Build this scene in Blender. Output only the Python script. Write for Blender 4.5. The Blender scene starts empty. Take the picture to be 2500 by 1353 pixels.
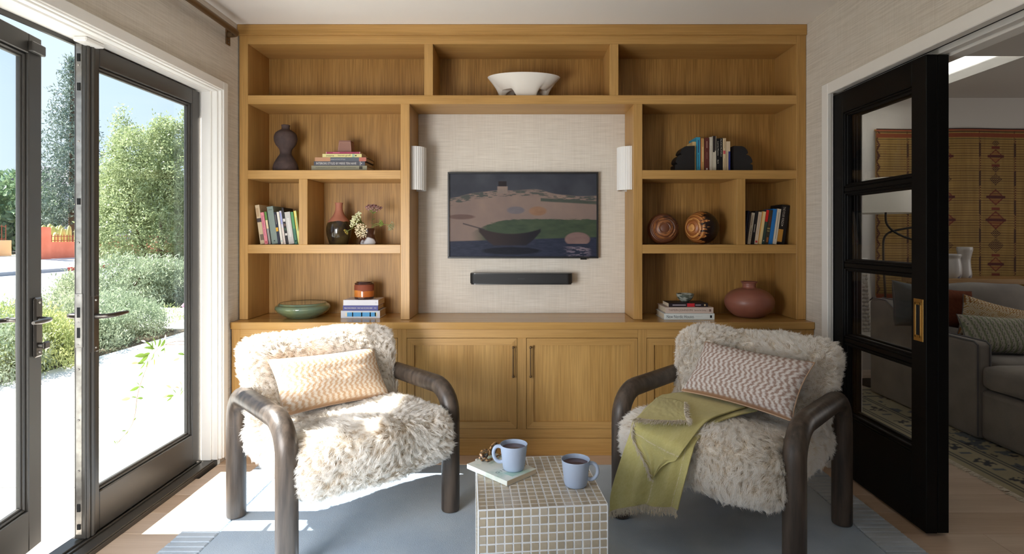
import bpy, bmesh, math, random
import numpy as np
from mathutils import Vector, Matrix, Euler
PI = math.pi
SC = bpy.context.scene
COL = SC.collection
# ---------------------------------------------------------------- camera, light, exposure
EYE = 1.227
FPX = 1400.0                                  # focal length in pixels of the 2500 x 1353 frame
cam = bpy.data.objects.new('camera', bpy.data.cameras.new('camera'))
COL.objects.link(cam)
cam.location = (0, 0, EYE)
cam.rotation_euler = (PI / 2, 0, 0)
cam.data.sensor_width = 36
cam.data.lens = 36 * FPX / 2500
cam.data.shift_x = (1250 - 1274) / 2500
cam.data.shift_y = -(676.5 - 576) / 2500
cam.data.clip_start = 0.05
cam.data.clip_end = 300
SC.camera = cam
SC.view_settings.view_transform = 'Standard'
SC.view_settings.look = 'None'
SC.view_settings.gamma = 1
SC.view_settings.exposure = 0.28
SC.view_settings.use_curve_mapping = False
SC.cycles.use_denoising = True
SC.cycles.max_bounces = 10
SC.cycles.diffuse_bounces = 5
SC.cycles.transparent_max_bounces = 16
SC.cycles.sample_clamp_indirect = 6
SC.cycles.caustics_reflective = False
SC.cycles.caustics_refractive = False

world = bpy.data.worlds.new('world')
SC.world = world
world.use_nodes = True
_n, _l = world.node_tree.nodes, world.node_tree.links
_bg = _n['Background']
_tc = _n.new('ShaderNodeTexCoord'); _sx = _n.new('ShaderNodeSeparateXYZ'); _rp = _n.new('ShaderNodeValToRGB')
_l.new(_tc.outputs['Generated'], _sx.inputs[0]); _l.new(_sx.outputs['Z'], _rp.inputs[0]); _l.new(_rp.outputs[0], _bg.inputs[0])
_rp.color_ramp.elements[0].position = 0.0; _rp.color_ramp.elements[0].color = (0.80, 0.91, 1.0, 1)
_rp.color_ramp.elements[1].position = 0.9; _rp.color_ramp.elements[1].color = (0.38, 0.62, 1.0, 1)
_bg.inputs[1].default_value = 1.0

def lamp(name, kind, loc, rot, energy, color=(1, 1, 1), **kw):
    d = bpy.data.lights.new(name, kind); o = bpy.data.objects.new(name, d); COL.objects.link(o)
    o.location = loc; o.rotation_euler = rot; d.energy = energy; d.color = color
    for k, v in kw.items(): setattr(d, k, v)
    return o
# sun: shines straight in through the french doors (along +X), 49.5 degrees high
SUN_DIR = Vector((math.cos(math.radians(49.5)), 0.010, -math.sin(math.radians(49.5))))
sun = lamp('sun', 'SUN', (-8, 2, 9), (0, 0, 0), 19.0, (1.0, 0.955, 0.89), angle=0.0093)
sun.rotation_euler = (-SUN_DIR).to_track_quat('Z', 'Y').to_euler()
# area fills added to brighten the room, the bookcase and the next room
lamp('rear_fill', 'AREA', (-0.95, -2.28, 1.85), (PI / 2, 0, 0), 3, (1.0, 0.98, 0.96), shape='RECTANGLE', size=1.1, size_y=.9)  # added fill behind the camera, standing in for an unseen window
lamp('side_fill', 'AREA', (-1.58, 0.66, 0.92), (0, 0, 0), 27, (0.99, 0.99, 1.0), shape='RECTANGLE', size=1.0, size_y=1.0, spread=math.radians(105)).rotation_euler = Vector((-.20, -.97, .10)).to_track_quat('Z', 'Y').to_euler()  # added fill, aimed and narrowed towards the left of the bookcase
lamp('next_room_fill', 'AREA', (6.02, 3.0, 1.5), (0, PI / 2, 0), 18, (1.0, 0.98, 0.95), shape='RECTANGLE', size=1.4, size_y=1.6)  # added fill; the wall behind it has no window
for nm, loc, rot, sx, sy in (('door_portal', (-1.85, 2.2, 1.0), (0, -PI / 2, 0), 2.0, 1.8), ('side_window_portal', (-1.85, 0.60, 1.2), (0, -PI / 2, 0), 1.6, 1.2),
                             ('skylight_portal', (2.85, 4.54, 4.24), (0, 0, 0), 1.3, 1.0)):
    pl = lamp(nm, 'AREA', loc, rot, 1, shape='RECTANGLE', size=sx, size_y=sy)
    pl.data.cycles.is_portal = True

# ---------------------------------------------------------------- helpers
rnd = random.Random(7)
NP = np.random.default_rng(11)
def X(px, Y): return (px - 1274) * Y / FPX
def Z(py, Y): return EYE - (py - 576) * Y / FPX
def s(r, g, b):
    f = lambda c: (c / 255 / 12.92) if c / 255 <= 0.04045 else ((c / 255 + 0.055) / 1.055) ** 2.4
    return (f(r), f(g), f(b))

class G:
    """collects vertices and faces of one mesh"""
    def __init__(self): self.v = []; self.f = []; self.m = []; self.cur = 0
    def add(self, vs, fs):
        b = len(self.v); self.v += [tuple(p) for p in vs]; self.f += [tuple(i + b for i in q) for q in fs]; self.m += [self.cur] * len(fs)
        return self
    def box(self, x0, x1, y0, y1, z0, z1, bev=0.0):
        if x0 > x1: x0, x1 = x1, x0
        if y0 > y1: y0, y1 = y1, y0
        if z0 > z1: z0, z1 = z1, z0
        bev = min(bev, (x1 - x0) * .45, (y1 - y0) * .45, (z1 - z0) * .45)
        if bev <= 0:
            return self.add([(x0, y0, z0), (x1, y0, z0), (x1, y1, z0), (x0, y1, z0), (x0, y0, z1), (x1, y0, z1), (x1, y1, z1), (x0, y1, z1)],
                            [(0, 3, 2, 1), (4, 5, 6, 7), (0, 1, 5, 4), (1, 2, 6, 5), (2, 3, 7, 6), (3, 0, 4, 7)])
        P = ((x0, x1), (y0, y1), (z0, z1)); S = (1, -1); idx = {}; vs = []
        for i in (0, 1):
            for j in (0, 1):
                for k in (0, 1):
                    c = (P[0][i], P[1][j], P[2][k]); d = (S[i], S[j], S[k])
                    for a in range(3):     # vertex lying on the face of axis a
                        idx[(i, j, k, a)] = len(vs)
                        vs.append(tuple(c[b] + (0 if b == a else d[b] * bev) for b in range(3)))
        fs = []
        q = lambda i, j, k, a: idx[(i, j, k, a)]
        fs += [(q(0,0,0,2), q(0,1,0,2), q(1,1,0,2), q(1,0,0,2)), (q(0,0,1,2), q(1,0,1,2), q(1,1,1,2), q(0,1,1,2))]
        fs += [(q(0,0,0,1), q(1,0,0,1), q(1,0,1,1), q(0,0,1,1)), (q(0,1,0,1), q(0,1,1,1), q(1,1,1,1), q(1,1,0,1))]
        fs += [(q(0,0,0,0), q(0,0,1,0), q(0,1,1,0), q(0,1,0,0)), (q(1,0,0,0), q(1,1,0,0), q(1,1,1,0), q(1,0,1,0))]
        for a, b in ((0, 1), (1, 2), (0, 2)):
            c = 3 - a - b
            for sa in (0, 1):
                for sb in (0, 1):
                    t0 = [0, 0, 0]; t0[a] = sa; t0[b] = sb; t1 = list(t0); t1[c] = 1
                    f = (idx[(*t0, a)], idx[(*t0, b)], idx[(*t1, b)], idx[(*t1, a)])
                    fs.append(f)
        for i in (0, 1):
            for j in (0, 1):
                for k in (0, 1):
                    fs.append((q(i,j,k,0), q(i,j,k,1), q(i,j,k,2)))
        # orient outwards
        ctr = Vector(((x0 + x1) / 2, (y0 + y1) / 2, (z0 + z1) / 2)); out = []
        for f in fs:
            p = [Vector(vs[i]) for i in f]; nrm = (p[1] - p[0]).cross(p[2] - p[0]); mid = sum(p, Vector()) / len(p)
            out.append(f if nrm.dot(mid - ctr) >= 0 else tuple(reversed(f)))
        return self.add(vs, out)
    def lathe(self, prof, n=32, c=(0, 0, 0), cap0=True, cap1=True):
        vs = []; fs = []; m = len(prof)
        for r, z in prof:
            for k in range(n):
                a = 2 * PI * k / n; vs.append((c[0] + r * math.cos(a), c[1] + r * math.sin(a), c[2] + z))
        for i in range(m - 1):
            for k in range(n):
                k2 = (k + 1) % n; fs.append((i * n + k, i * n + k2, (i + 1) * n + k2, (i + 1) * n + k))
        if cap0: fs.append(tuple(reversed(range(n))))
        if cap1: fs.append(tuple((m - 1) * n + k for k in range(n)))
        return self.add(vs, fs)
    def tube(self, pts, r, n=12, caps=True, up=None):
        pts = [Vector(p) for p in pts]; m = len(pts); rr = r if hasattr(r, '__len__') else [r] * m
        vs = []; fs = []; nx = None
        for i, p in enumerate(pts):
            t = (pts[min(i + 1, m - 1)] - pts[max(i - 1, 0)]).normalized()
            if nx is None:
                ref = Vector(up) if up else (Vector((0, 0, 1)) if abs(t.z) < .9 else Vector((1, 0, 0)))
                nx = (ref - t * ref.dot(t)).normalized()
            else:
                nx = (nx - t * nx.dot(t)).normalized()
            ny = t.cross(nx)
            for k in range(n):
                a = 2 * PI * k / n; vs.append(p + (nx * math.cos(a) + ny * math.sin(a)) * rr[i])
        for i in range(m - 1):
            for k in range(n):
                k2 = (k + 1) % n; fs.append((i * n + k, i * n + k2, (i + 1) * n + k2, (i + 1) * n + k))
        if caps: fs += [tuple(reversed(range(n))), tuple((m - 1) * n + k for k in range(n))]
        return self.add(vs, fs)
    def sphere(self, c, r, n=16, m=10, sc=(1, 1, 1)):
        vs = [(c[0], c[1], c[2] - r * sc[2])]; fs = []
        for i in range(1, m):
            t = PI * i / m - PI / 2
            for k in range(n):
                a = 2 * PI * k / n
                vs.append((c[0] + r * sc[0] * math.cos(t) * math.cos(a), c[1] + r * sc[1] * math.cos(t) * math.sin(a), c[2] + r * sc[2] * math.sin(t)))
        vs.append((c[0], c[1], c[2] + r * sc[2])); top = len(vs) - 1
        for k in range(n):
            k2 = (k + 1) % n; fs.append((0, 1 + k2, 1 + k)); fs.append((top, 1 + (m - 2) * n + k, 1 + (m - 2) * n + k2))
        for i in range(m - 2):
            for k in range(n):
                k2 = (k + 1) % n; fs.append((1 + i * n + k, 1 + i * n + k2, 1 + (i + 1) * n + k2, 1 + (i + 1) * n + k))
        return self.add(vs, fs)
    def prism(self, poly, axis, d0, d1):
        """extrude a 2-D polygon along an axis; poly in the two other axes in x,y,z order"""
        def P(a, b, d): return {0: (d, a, b), 1: (a, d, b), 2: (a, b, d)}[axis]
        n = len(poly); vs = [P(a, b, d0) for a, b in poly] + [P(a, b, d1) for a, b in poly]
        fs = [tuple(range(n)), tuple(reversed(range(n, 2 * n)))] + [(i, i + n, (i + 1) % n + n, (i + 1) % n) for i in range(n)]
        return self.add(vs, fs)
    def grid(self, nu, nv, fn, closeu=False):
        vs = [fn(i / (nu - (0 if closeu else 1)), j / (nv - 1)) for j in range(nv) for i in range(nu)]; fs = []
        for j in range(nv - 1):
            for i in range(nu if closeu else nu - 1):
                i2 = (i + 1) % nu; fs.append((j * nu + i, j * nu + i2, (j + 1) * nu + i2, (j + 1) * nu + i))
        return self.add(vs, fs)
    def xf(self, M, start=0):
        self.v[start:] = [tuple(M @ Vector(p)) for p in self.v[start:]]; return self

def obj(name, g, mat, parent=None, loc=(0, 0, 0), rot=(0, 0, 0), smooth=35, world=False, colors=None):
    me = bpy.data.meshes.new(name)
    vs = g.v
    if world:
        r = parent
        while r is not None and r.parent is not None: r = r.parent
        off = Vector(r.location) if r is not None else Vector(loc)
        vs = [(p[0] - off.x, p[1] - off.y, p[2] - off.z) for p in vs]
    me.from_pydata(vs, [], g.f)
    mats = mat if isinstance(mat, (list, tuple)) else [mat]
    for m in mats: me.materials.append(m)
    if len(mats) > 1: me.polygons.foreach_set('material_index', g.m)
    if smooth:
        me.polygons.foreach_set('use_smooth', [True] * len(me.polygons))
        if smooth < 180: me.set_sharp_from_angle(angle=math.radians(smooth))
    if colors is not None:
        a = me.color_attributes.new('paint', 'FLOAT_COLOR', 'POINT')
        c = np.ones((len(vs), 4), dtype=np.float32); c[:, :3] = colors; a.data.foreach_set('color', c.ravel())
    me.update()
    o = bpy.data.objects.new(name, me); COL.objects.link(o)
    o.parent = parent; o.location = loc; o.rotation_euler = rot
    return o
def npobj(name, V, F, mat, parent=None, loc=(0, 0, 0), smooth=0, colors=None):
    """big mesh from arrays: V n x 3, F m x k"""
    me = bpy.data.meshes.new(name); n, (m, k) = len(V), F.shape
    me.vertices.add(n); me.vertices.foreach_set('co', np.asarray(V, dtype=np.float32).ravel())
    me.loops.add(m * k); me.loops.foreach_set('vertex_index', F.astype(np.int32).ravel())
    me.polygons.add(m); me.polygons.foreach_set('loop_start', np.arange(0, m * k, k, dtype=np.int32))
    me.update(calc_edges=True)
    if smooth: me.polygons.foreach_set('use_smooth', [True] * m)
    if colors is not None:
        a = me.color_attributes.new('paint', 'FLOAT_COLOR', 'POINT')
        c = np.ones((n, 4), dtype=np.float32); c[:, :3] = colors; a.data.foreach_set('color', c.ravel())
    me.materials.append(mat)
    o = bpy.data.objects.new(name, me); COL.objects.link(o); o.parent = parent; o.location = loc
    return o
def tag(o, label=None, cat=None, group=None, kind=None):
    if label: o['label'] = label
    if cat: o['category'] = cat
    if group: o['group'] = group
    if kind: o['kind'] = kind
    return o
def thing(name, label, cat, loc=(0, 0, 0), rot=(0, 0, 0), group=None):
    o = bpy.data.objects.new(name, None); COL.objects.link(o)
    o.empty_display_size = .05; o.location = loc; o.rotation_euler = rot
    return tag(o, label, cat, group)
def struct(o, label=None): return tag(o, label, kind='structure')
def box1(name, x0, x1, y0, y1, z0, z1, mat, parent=None, bev=0.0, world=True):
    return obj(name, G().box(x0, x1, y0, y1, z0, z1, bev), mat, parent, world=world)

# ---------------------------------------------------------------- materials
def mat(name, col, rough=.5, metal=0.0, spec=.5, col2=None, vscale=5, stretch=(1, 1, 1), vdet=4, bump=0.0, bscale=80, bstretch=None, coat=0.0, sheen=0.0,
        attr=False, sharp=(.35, .65), contrast=0.0):
    m = bpy.data.materials.new(name); m.use_nodes = True
    nt = m.node_tree; n, l = nt.nodes, nt.links; p = n['Principled BSDF']
    p.inputs['Base Color'].default_value = (*col, 1); p.inputs['Roughness'].default_value = rough; p.inputs['Metallic'].default_value = metal
    p.inputs['Specular IOR Level'].default_value = spec; p.inputs['Coat Weight'].default_value = coat; p.inputs['Sheen Weight'].default_value = sheen
    if attr:
        at = n.new('ShaderNodeAttribute'); at.attribute_name = 'paint'; l.new(at.outputs['Color'], p.inputs['Base Color'])
    tc = n.new('ShaderNodeTexCoord')
    if col2 is not None:
        mp = n.new('ShaderNodeMapping'); mp.inputs['Scale'].default_value = stretch
        nz = n.new('ShaderNodeTexNoise'); nz.inputs['Scale'].default_value = vscale; nz.inputs['Detail'].default_value = vdet
        rp = n.new('ShaderNodeValToRGB'); e = rp.color_ramp.elements
        e[0].position, e[1].position = sharp; e[0].color = (*col, 1); e[1].color = (*col2, 1)
        l.new(tc.outputs['Object'], mp.inputs[0]); l.new(mp.outputs[0], nz.inputs['Vector']); l.new(nz.outputs[0], rp.inputs[0]); l.new(rp.outputs[0], p.inputs['Base Color'])
    if bump:
        mp2 = n.new('ShaderNodeMapping'); mp2.inputs['Scale'].default_value = bstretch or (1, 1, 1)
        nb = n.new('ShaderNodeTexNoise'); nb.inputs['Scale'].default_value = bscale; nb.inputs['Detail'].default_value = 3
        bp = n.new('ShaderNodeBump'); bp.inputs['Strength'].default_value = bump; bp.inputs['Distance'].default_value = .004
        l.new(tc.outputs['Object'], mp2.inputs[0]); l.new(mp2.outputs[0], nb.inputs['Vector']); l.new(nb.outputs[0], bp.inputs['Height']); l.new(bp.outputs[0], p.inputs['Normal'])
    return m
def wood(name, a, b, axis, dark=.72, fine=230, rough=.42, streak=.5):
    """oak: fine pores and broad figure drawn out along one axis"""
    m = bpy.data.materials.new(name); m.use_nodes = True
    nt = m.node_tree; n, l = nt.nodes, nt.links; p = n['Principled BSDF']; p.inputs['Roughness'].default_value = rough; p.inputs['Specular IOR Level'].default_value = .4
    tc = n.new('ShaderNodeTexCoord')
    def noise(sc, along, det, dist=0):
        mp = n.new('ShaderNodeMapping'); v = [sc, sc, sc]; v[axis] = along; mp.inputs['Scale'].default_value = v
        nz = n.new('ShaderNodeTexNoise'); nz.inputs['Scale'].default_value = 1; nz.inputs['Detail'].default_value = det; nz.inputs['Distortion'].default_value = dist
        l.new(tc.outputs['Object'], mp.inputs[0]); l.new(mp.outputs[0], nz.inputs['Vector']); return nz
    big = noise(9, .9, 3, .6); fin = noise(fine, 4, 2)
    r1 = n.new('ShaderNodeValToRGB'); r1.color_ramp.elements[0].position = .3; r1.color_ramp.elements[1].position = .7
    r1.color_ramp.elements[0].color = (*a, 1); r1.color_ramp.elements[1].color = (*b, 1)
    r2 = n.new('ShaderNodeValToRGB'); r2.color_ramp.elements[0].position = .38; r2.color_ramp.elements[1].position = .6
    r2.color_ramp.elements[0].color = (dark, dark * .95, dark * .88, 1); r2.color_ramp.elements[1].color = (1, 1, 1, 1)
    mx = n.new('ShaderNodeMix'); mx.data_type = 'RGBA'; mx.blend_type = 'MULTIPLY'; mx.inputs[0].default_value = streak
    l.new(big.outputs[0], r1.inputs[0]); l.new(fin.outputs[0], r2.inputs[0]); l.new(r1.outputs[0], mx.inputs[6]); l.new(r2.outputs[0], mx.inputs[7]); l.new(mx.outputs[2], p.inputs['Base Color'])
    bp = n.new('ShaderNodeBump'); bp.inputs['Strength'].default_value = .12; bp.inputs['Distance'].default_value = .002
    l.new(fin.outputs[0], bp.inputs['Height']); l.new(bp.outputs[0], p.inputs['Normal'])
    return m
def grasscloth(name, base, thread, ax=(1, 0, 0)):
    """wallpaper of woven threads running along a horizontal axis"""
    m = bpy.data.materials.new(name); m.use_nodes = True
    nt = m.node_tree; n, l = nt.nodes, nt.links; p = n['Principled BSDF']; p.inputs['Roughness'].default_value = .85; p.inputs['Specular IOR Level'].default_value = .15
    tc = n.new('ShaderNodeTexCoord')
    def noise(v, det):
        mp = n.new('ShaderNodeMapping'); mp.inputs['Scale'].default_value = v
        nz = n.new('ShaderNodeTexNoise'); nz.inputs['Scale'].default_value = 1; nz.inputs['Detail'].default_value = det
        l.new(tc.outputs['Object'], mp.inputs[0]); l.new(mp.outputs[0], nz.inputs['Vector']); return nz
    h = noise((7, 7, 260), 4); v = noise((190, 190, 5), 2)
    ad = n.new('ShaderNodeMath'); ad.operation = 'MULTIPLY_ADD'; ad.inputs[1].default_value = .35
    l.new(v.outputs[0], ad.inputs[0]); l.new(h.outputs[0], ad.inputs[2])
    rp = n.new('ShaderNodeValToRGB'); rp.color_ramp.elements[0].position = .5; rp.color_ramp.elements[1].position = .82
    rp.color_ramp.elements[0].color = (*thread, 1); rp.color_ramp.elements[1].color = (*base, 1)
    l.new(ad.outputs[0], rp.inputs[0]); l.new(rp.outputs[0], p.inputs['Base Color'])
    bp = n.new('ShaderNodeBump'); bp.inputs['Strength'].default_value = .25; bp.inputs['Distance'].default_value = .002
    l.new(ad.outputs[0], bp.inputs['Height']); l.new(bp.outputs[0], p.inputs['Normal'])
    return m
def glass(name, tint=(.9, .94, .95), gloss=.06):
    m = bpy.data.materials.new(name); m.use_nodes = True
    nt = m.node_tree; n, l = nt.nodes, nt.links; n.remove(n['Principled BSDF']); out = n['Material Output']
    t = n.new('ShaderNodeBsdfTransparent'); t.inputs[0].default_value = (*tint, 1)
    g = n.new('ShaderNodeBsdfGlossy'); g.inputs['Roughness'].default_value = .0
    lw = n.new('ShaderNodeLayerWeight'); lw.inputs[0].default_value = .12
    ml = n.new('ShaderNodeMath'); ml.operation = 'MULTIPLY'; ml.inputs[1].default_value = gloss / .06 * .5
    mx = n.new('ShaderNodeMixShader'); l.new(lw.outputs['Fresnel'], ml.inputs[0]); l.new(ml.outputs[0], mx.inputs[0]); l.new(t.outputs[0], mx.inputs[1]); l.new(g.outputs[0], mx.inputs[2]); l.new(mx.outputs[0], out.inputs[0])
    return m
def leafmat(name, a, b, trans=.35, rough=.5):
    m = mat(name, a, rough, spec=.3, col2=b, vscale=3.5, vdet=5)
    nt = m.node_tree; n, l = nt.nodes, nt.links; p = n['Principled BSDF']
    tr = n.new('ShaderNodeBsdfTranslucent'); mx = n.new('ShaderNodeMixShader'); mx.inputs[0].default_value = trans
    src = p.inputs['Base Color'].links[0].from_socket; l.new(src, tr.inputs[0])
    l.new(p.outputs[0], mx.inputs[1]); l.new(tr.outputs[0], mx.inputs[2]); l.new(mx.outputs[0], n['Material Output'].inputs[0])
    return m
OAK_A, OAK_B = s(174, 132, 72), s(192, 150, 90)
M = {}
M['oak_v'] = wood('oak_vertical', OAK_A, OAK_B, 2, .66, 240, .4, .55)
M['oak_h'] = wood('oak_horizontal', OAK_A, OAK_B, 0, .72, 220, .38, .5)
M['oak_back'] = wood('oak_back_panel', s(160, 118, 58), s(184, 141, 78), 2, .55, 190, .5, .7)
M['oak_top'] = wood('oak_counter', OAK_A, OAK_B, 0, .8, 160, .22, .4)
M['paper'] = grasscloth('grasscloth_wallpaper', s(220, 212, 200), s(203, 194, 181))
M['white'] = mat('white_paint', s(240, 237, 231), .45, spec=.35)
M['ceiling'] = mat('ceiling_paint', s(236, 230, 222), .9, spec=.1, bump=.05, bscale=300)
M['nextwall'] = mat('next_room_paint', s(205, 200, 194), .9, spec=.1, bump=.05, bscale=200)
M['black'] = mat('black_door_paint', (.004, .004, .004), .5, spec=.18)
M['bronze_door'] = mat('dark_bronze_door_paint', s(72, 69, 65), .32, spec=.45)
M['bronze'] = mat('bronze_metal', s(112, 88, 60), .42, metal=.6)
M['handle'] = mat('dark_nickel', s(96, 90, 84), .32, metal=.9)
M['steel'] = mat('brushed_steel', s(190, 185, 178), .4, metal=.8, col2=s(150, 145, 138), vscale=20)
M['brass'] = mat('brass', s(190, 150, 82), .32, metal=.9)
M['dark'] = mat('dark_recess', (.004, .004, .004), .8)
M['glass'] = glass('door_glass', (.93, .965, .985))
M['glass2'] = glass('pocket_door_glass', (.985, .985, .985), .04)
M['plank'] = wood('pale_oak_plank', s(196, 172, 150), s(214, 192, 171), 0, .86, 140, .42, .45)
M['plank2'] = wood('pale_oak_plank_warm', s(188, 162, 138), s(206, 181, 157), 0, .84, 140, .42, .45)
M['subfloor'] = mat('floor_gap', s(90, 75, 62), .9)
M['concrete'] = mat('patio_concrete', s(226, 222, 214), .9, spec=.1, col2=s(206, 202, 194), vscale=1.5)
M['asphalt'] = mat('asphalt', s(140, 143, 147), .95, spec=.1, col2=s(125, 128, 132), vscale=2)
M['soil'] = mat('bed_soil', s(110, 98, 82), .95, spec=.05, col2=s(80, 72, 60), vscale=6)
M['terracotta_wall'] = mat('terracotta_stucco', s(214, 128, 104), .9, spec=.1, col2=s(202, 116, 92), vscale=2)
# ---------------------------------------------------------------- room shell
CEIL = 2.44
floor = struct(box1('floor', -1.80, 6.2, -2.4, 5.3, -.08, -.016, M['subfloor']))
def planks():
    y = -2.28; row = 0
    while y < 5.24:
        y1 = y + .178
        iv = [(-1.646, 6.15)] if y1 < 3.06 else ([(-1.63, 1.632), (1.805, 6.15)] if y1 < 3.6 else [(1.805, 6.15)])
        for a, b in iv:
            x = a - rnd.uniform(0, 1.6)
            while x < b:
                ln = rnd.choice((1.5, 1.9, 2.3)); x0, x1 = max(a, x), min(b, x + ln)
                if x1 - x0 > .05:
                    g = G().box(-(x1 - x0) / 2, (x1 - x0) / 2, -.0885, .0885, -.016, 0, .0012)
                    obj('plank', g, M['plank'] if rnd.random() < .6 else M['plank2'], floor, loc=((x0 + x1) / 2, y + .089, rnd.uniform(-.0003, .0003)))
                x += ln + .0015
        y += .1785; row += 1
planks()
struct(box1('ceiling', -1.8, 1.8, -2.4, 3.72, CEIL, CEIL + .1, M['ceiling']))
def wall(name, pieces, m):
    g = G()
    for p in pieces: g.box(*p)
    return struct(obj(name, g, m))
DY0, DY1, DZ = 1.30, 3.10, 2.03       # rough opening of the french doors
WY0, WY1 = .0, 1.21
wl = wall('wall_left', [(-1.80, -1.632, DY1, 3.72, -.05, 2.6), (-1.80, -1.632, DY0, DY1, DZ, 2.6), (-1.80, -1.632, WY1, DY0, -.05, 2.6),
                   (-1.80, -1.632, WY0, WY1, -.05, .45), (-1.80, -1.632, WY0, WY1, 2.03, 2.6), (-1.80, -1.632, -2.5, WY0, -.05, 2.6)], M['paper'])
wr = wall('wall_right', [(1.6345, 1.80, 3.068, 3.72, -.05, 2.6), (1.6345, 1.80, .45, 3.068, 2.012, 2.6), (1.6345, 1.80, -2.5, .45, -.05, 2.6)], M['paper'])
struct(box1('sun_cut_eave', -2.20, -1.80, -2.5, 3.72, 2.42, 2.60, M['white'], bev=.005))  # unseen overhang, added to cut the sun at the top of the door glass
wb = wall('wall_back', [(-1.80, 1.80, 3.585, 3.72, -.05, 2.6)], M['paper'])
M['rearwall'] = mat('bounce_cut_taupe', s(150, 138, 124), .9)  # unseen wall kept dark to cut bounce light on the bookcase
wrr = wall('wall_rear', [(-1.8, -1.5, -2.5, -2.4, -.05, 2.6), (.4, 1.8, -2.5, -2.4, -.05, 2.6), (-1.5, .4, -2.5, -2.4, -.05, .5), (-1.5, .4, -2.5, -2.4, 2.2, 2.6)], M['rearwall'])
# unseen side window, put in and placed for light from the left
g = G()
for a in ((WY0, WY0 + .06, .45, 2.03), (WY1 - .06, WY1, .45, 2.03), (WY0, WY1, .45, .51), (WY0, WY1, 1.97, 2.03), (.57, .63, .45, 2.03)): g.box(-1.76, -1.70, a[0], a[1], a[2], a[3], .003)
w1 = struct(obj('window_1', g, M['bronze_door']))
obj('pane', G().box(-1.735, -1.729, WY0 + .05, WY1 - .05, .5, 1.98), M['glass'], w1)
# baseboard of the left wall between the door casing and the bookcase
bb = struct(obj('baseboard_left', G().box(-1.632, -1.615, 3.149, 3.2, 0, .135, .003).box(-1.632, -1.619, 3.149, 3.2, .1355, .147, .003), M['white']))
struct(box1('baseboard_right', 1.617, 1.6345, 3.087, 3.2, 0, .14, M['white'], bev=.003))
# ---------------------------------------------------------------- french door opening
t1 = struct(thing('trim_1', None, None))
def frame3(g, y0, y1, z1, w, xa, xb, bev=.002):
    """jamb pair and head around the opening y0..y1, top z1, width w"""
    g.box(xa, xb, y1, y1 + w, .024, z1 + w, bev).box(xa, xb, y0 - w, y0, .024, z1 + w, bev).box(xa, xb, y0, y1, z1, z1 + w, bev); return g
OY0, OY1, OZ = 1.385, 3.062, 1.997
obj('casing', frame3(G(), OY0 - .038, OY1 + .038, OZ + .017, .047, -1.633, -1.611, .003), M['white'], t1)
obj('casing_bead', frame3(G(), OY0 - .026, OY1 + .026, OZ + .011, .0125, -1.66, -1.618, .003), M['white'], t1)
obj('jamb', frame3(G(), OY0 - .014, OY1 + .014, OZ + .005, .0125, -1.79, -1.634, .002), M['white'], t1)
obj('stop', frame3(G(), OY0 - .002, OY1 + .002, OZ, .0125, -1.716, -1.662, .004), M['white'], t1)
obj('weather_strip', G().box(-1.785, -1.772, OY0, OY1, OZ - .012, OZ + .01), M['bronze_door'], t1)
obj('strike_block', G().box(-1.728, -1.676, 2.205, 2.305, 1.978, OZ, .004), M['white'], t1)
t2 = struct(thing('trim_2', None, None))
obj('threshold', G().box(-1.80, -1.646, OY0 - .05, 3.112, -.012, .018, .002), M['bronze_door'], t2)
obj('threshold_ridge', G().box(-1.700, -1.650, OY0 - .05, 3.108, .018, .0245, .002).box(-1.716, -1.708, OY0, 3.06, .018, .028, .001).box(-1.79, -1.735, OY0, 3.06, .018, .026, .002), M['bronze_door'], t2)
LEAF = .800
def lever(par, sgn, y, z, side, length=.118):
    """door lever on one face: side=+1 inner face (x>0), -1 outer face"""
    x0 = 0 if side > 0 else -.046
    g = G().box(min(x0, x0 + side * .013), max(x0, x0 + side * .013), y - .023, y + .023, z - .145, z + .085, .006)
    pl = obj('escutcheon', g, M['handle'], par)
    g = G()
    for zz in (z + .065, z - .125): g.sphere((x0 + side * .013, y, zz), .005, 8, 6)
    obj('screw', g, M['steel'], pl)
    pts = [(x0 + side * .012, y, z), (x0 + side * .038, y, z), (x0 + side * .052, y - sgn * .008, z), (x0 + side * .058, y - sgn * .03, z), (x0 + side * .06, y - sgn * .07, z + .001), (x0 + side * .06, y - sgn * length, z + .002)]
    obj('lever', G().tube(pts, [.011, .0095, .0095, .0092, .0098, .006], 12), M['handle'], par)
def leaf(name, loc, rz, sgn, L):
    d = struct(thing(name, None, None, loc, (0, 0, rz)))
    def bx(g, a, b, z0, z1, x0=-.046, x1=0, bev=.003): return g.box(x0, x1, sgn * a, sgn * b, z0, z1, bev)
    m = M['bronze_door']
    z0, z1 = .030, 1.994; gz0, gz1 = .186, 1.918; a0, a1 = .068, L - .075
    obj('stile', bx(G(), 0, a0, z0, z1), m, d); obj('stile', bx(G(), a1, L, z0, z1), m, d)
    obj('rail', bx(G(), a0, a1, z0, gz0), m, d); obj('rail', bx(G(), a0, a1, gz1, z1), m, d)
    g = G()
    for q in ((a0, a0 + .011, gz0, gz1), (a1 - .011, a1, gz0, gz1), (a0, a1, gz0, gz0 + .011), (a0, a1, gz1 - .011, gz1)): bx(g, *q, -.040, -.010, .004)
    for q in ((a0, a0 + .018, gz0, gz1), (a1 - .018, a1, gz0, gz1), (a0, a1, gz0, gz0 + .018), (a0, a1, gz1 - .018, gz1)): bx(g, *q, -.034, -.018, .002)
    obj('glazing_bead', g, m, d)
    g = G()
    bx(g, a0 + .012, a1 - .012, gz0 + .012, gz1 - .012, -.027, -.022, 0); obj('pane', g, M['glass'], d)
    for side in (1, -1): lever(d, sgn, sgn * (L - .036), .905, side)
    return d
d1 = leaf('door_1', (-1.720, OY1, 0), 0, -1, OY1 - 2.261)
L1 = OY1 - 2.261
g = G()
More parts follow.
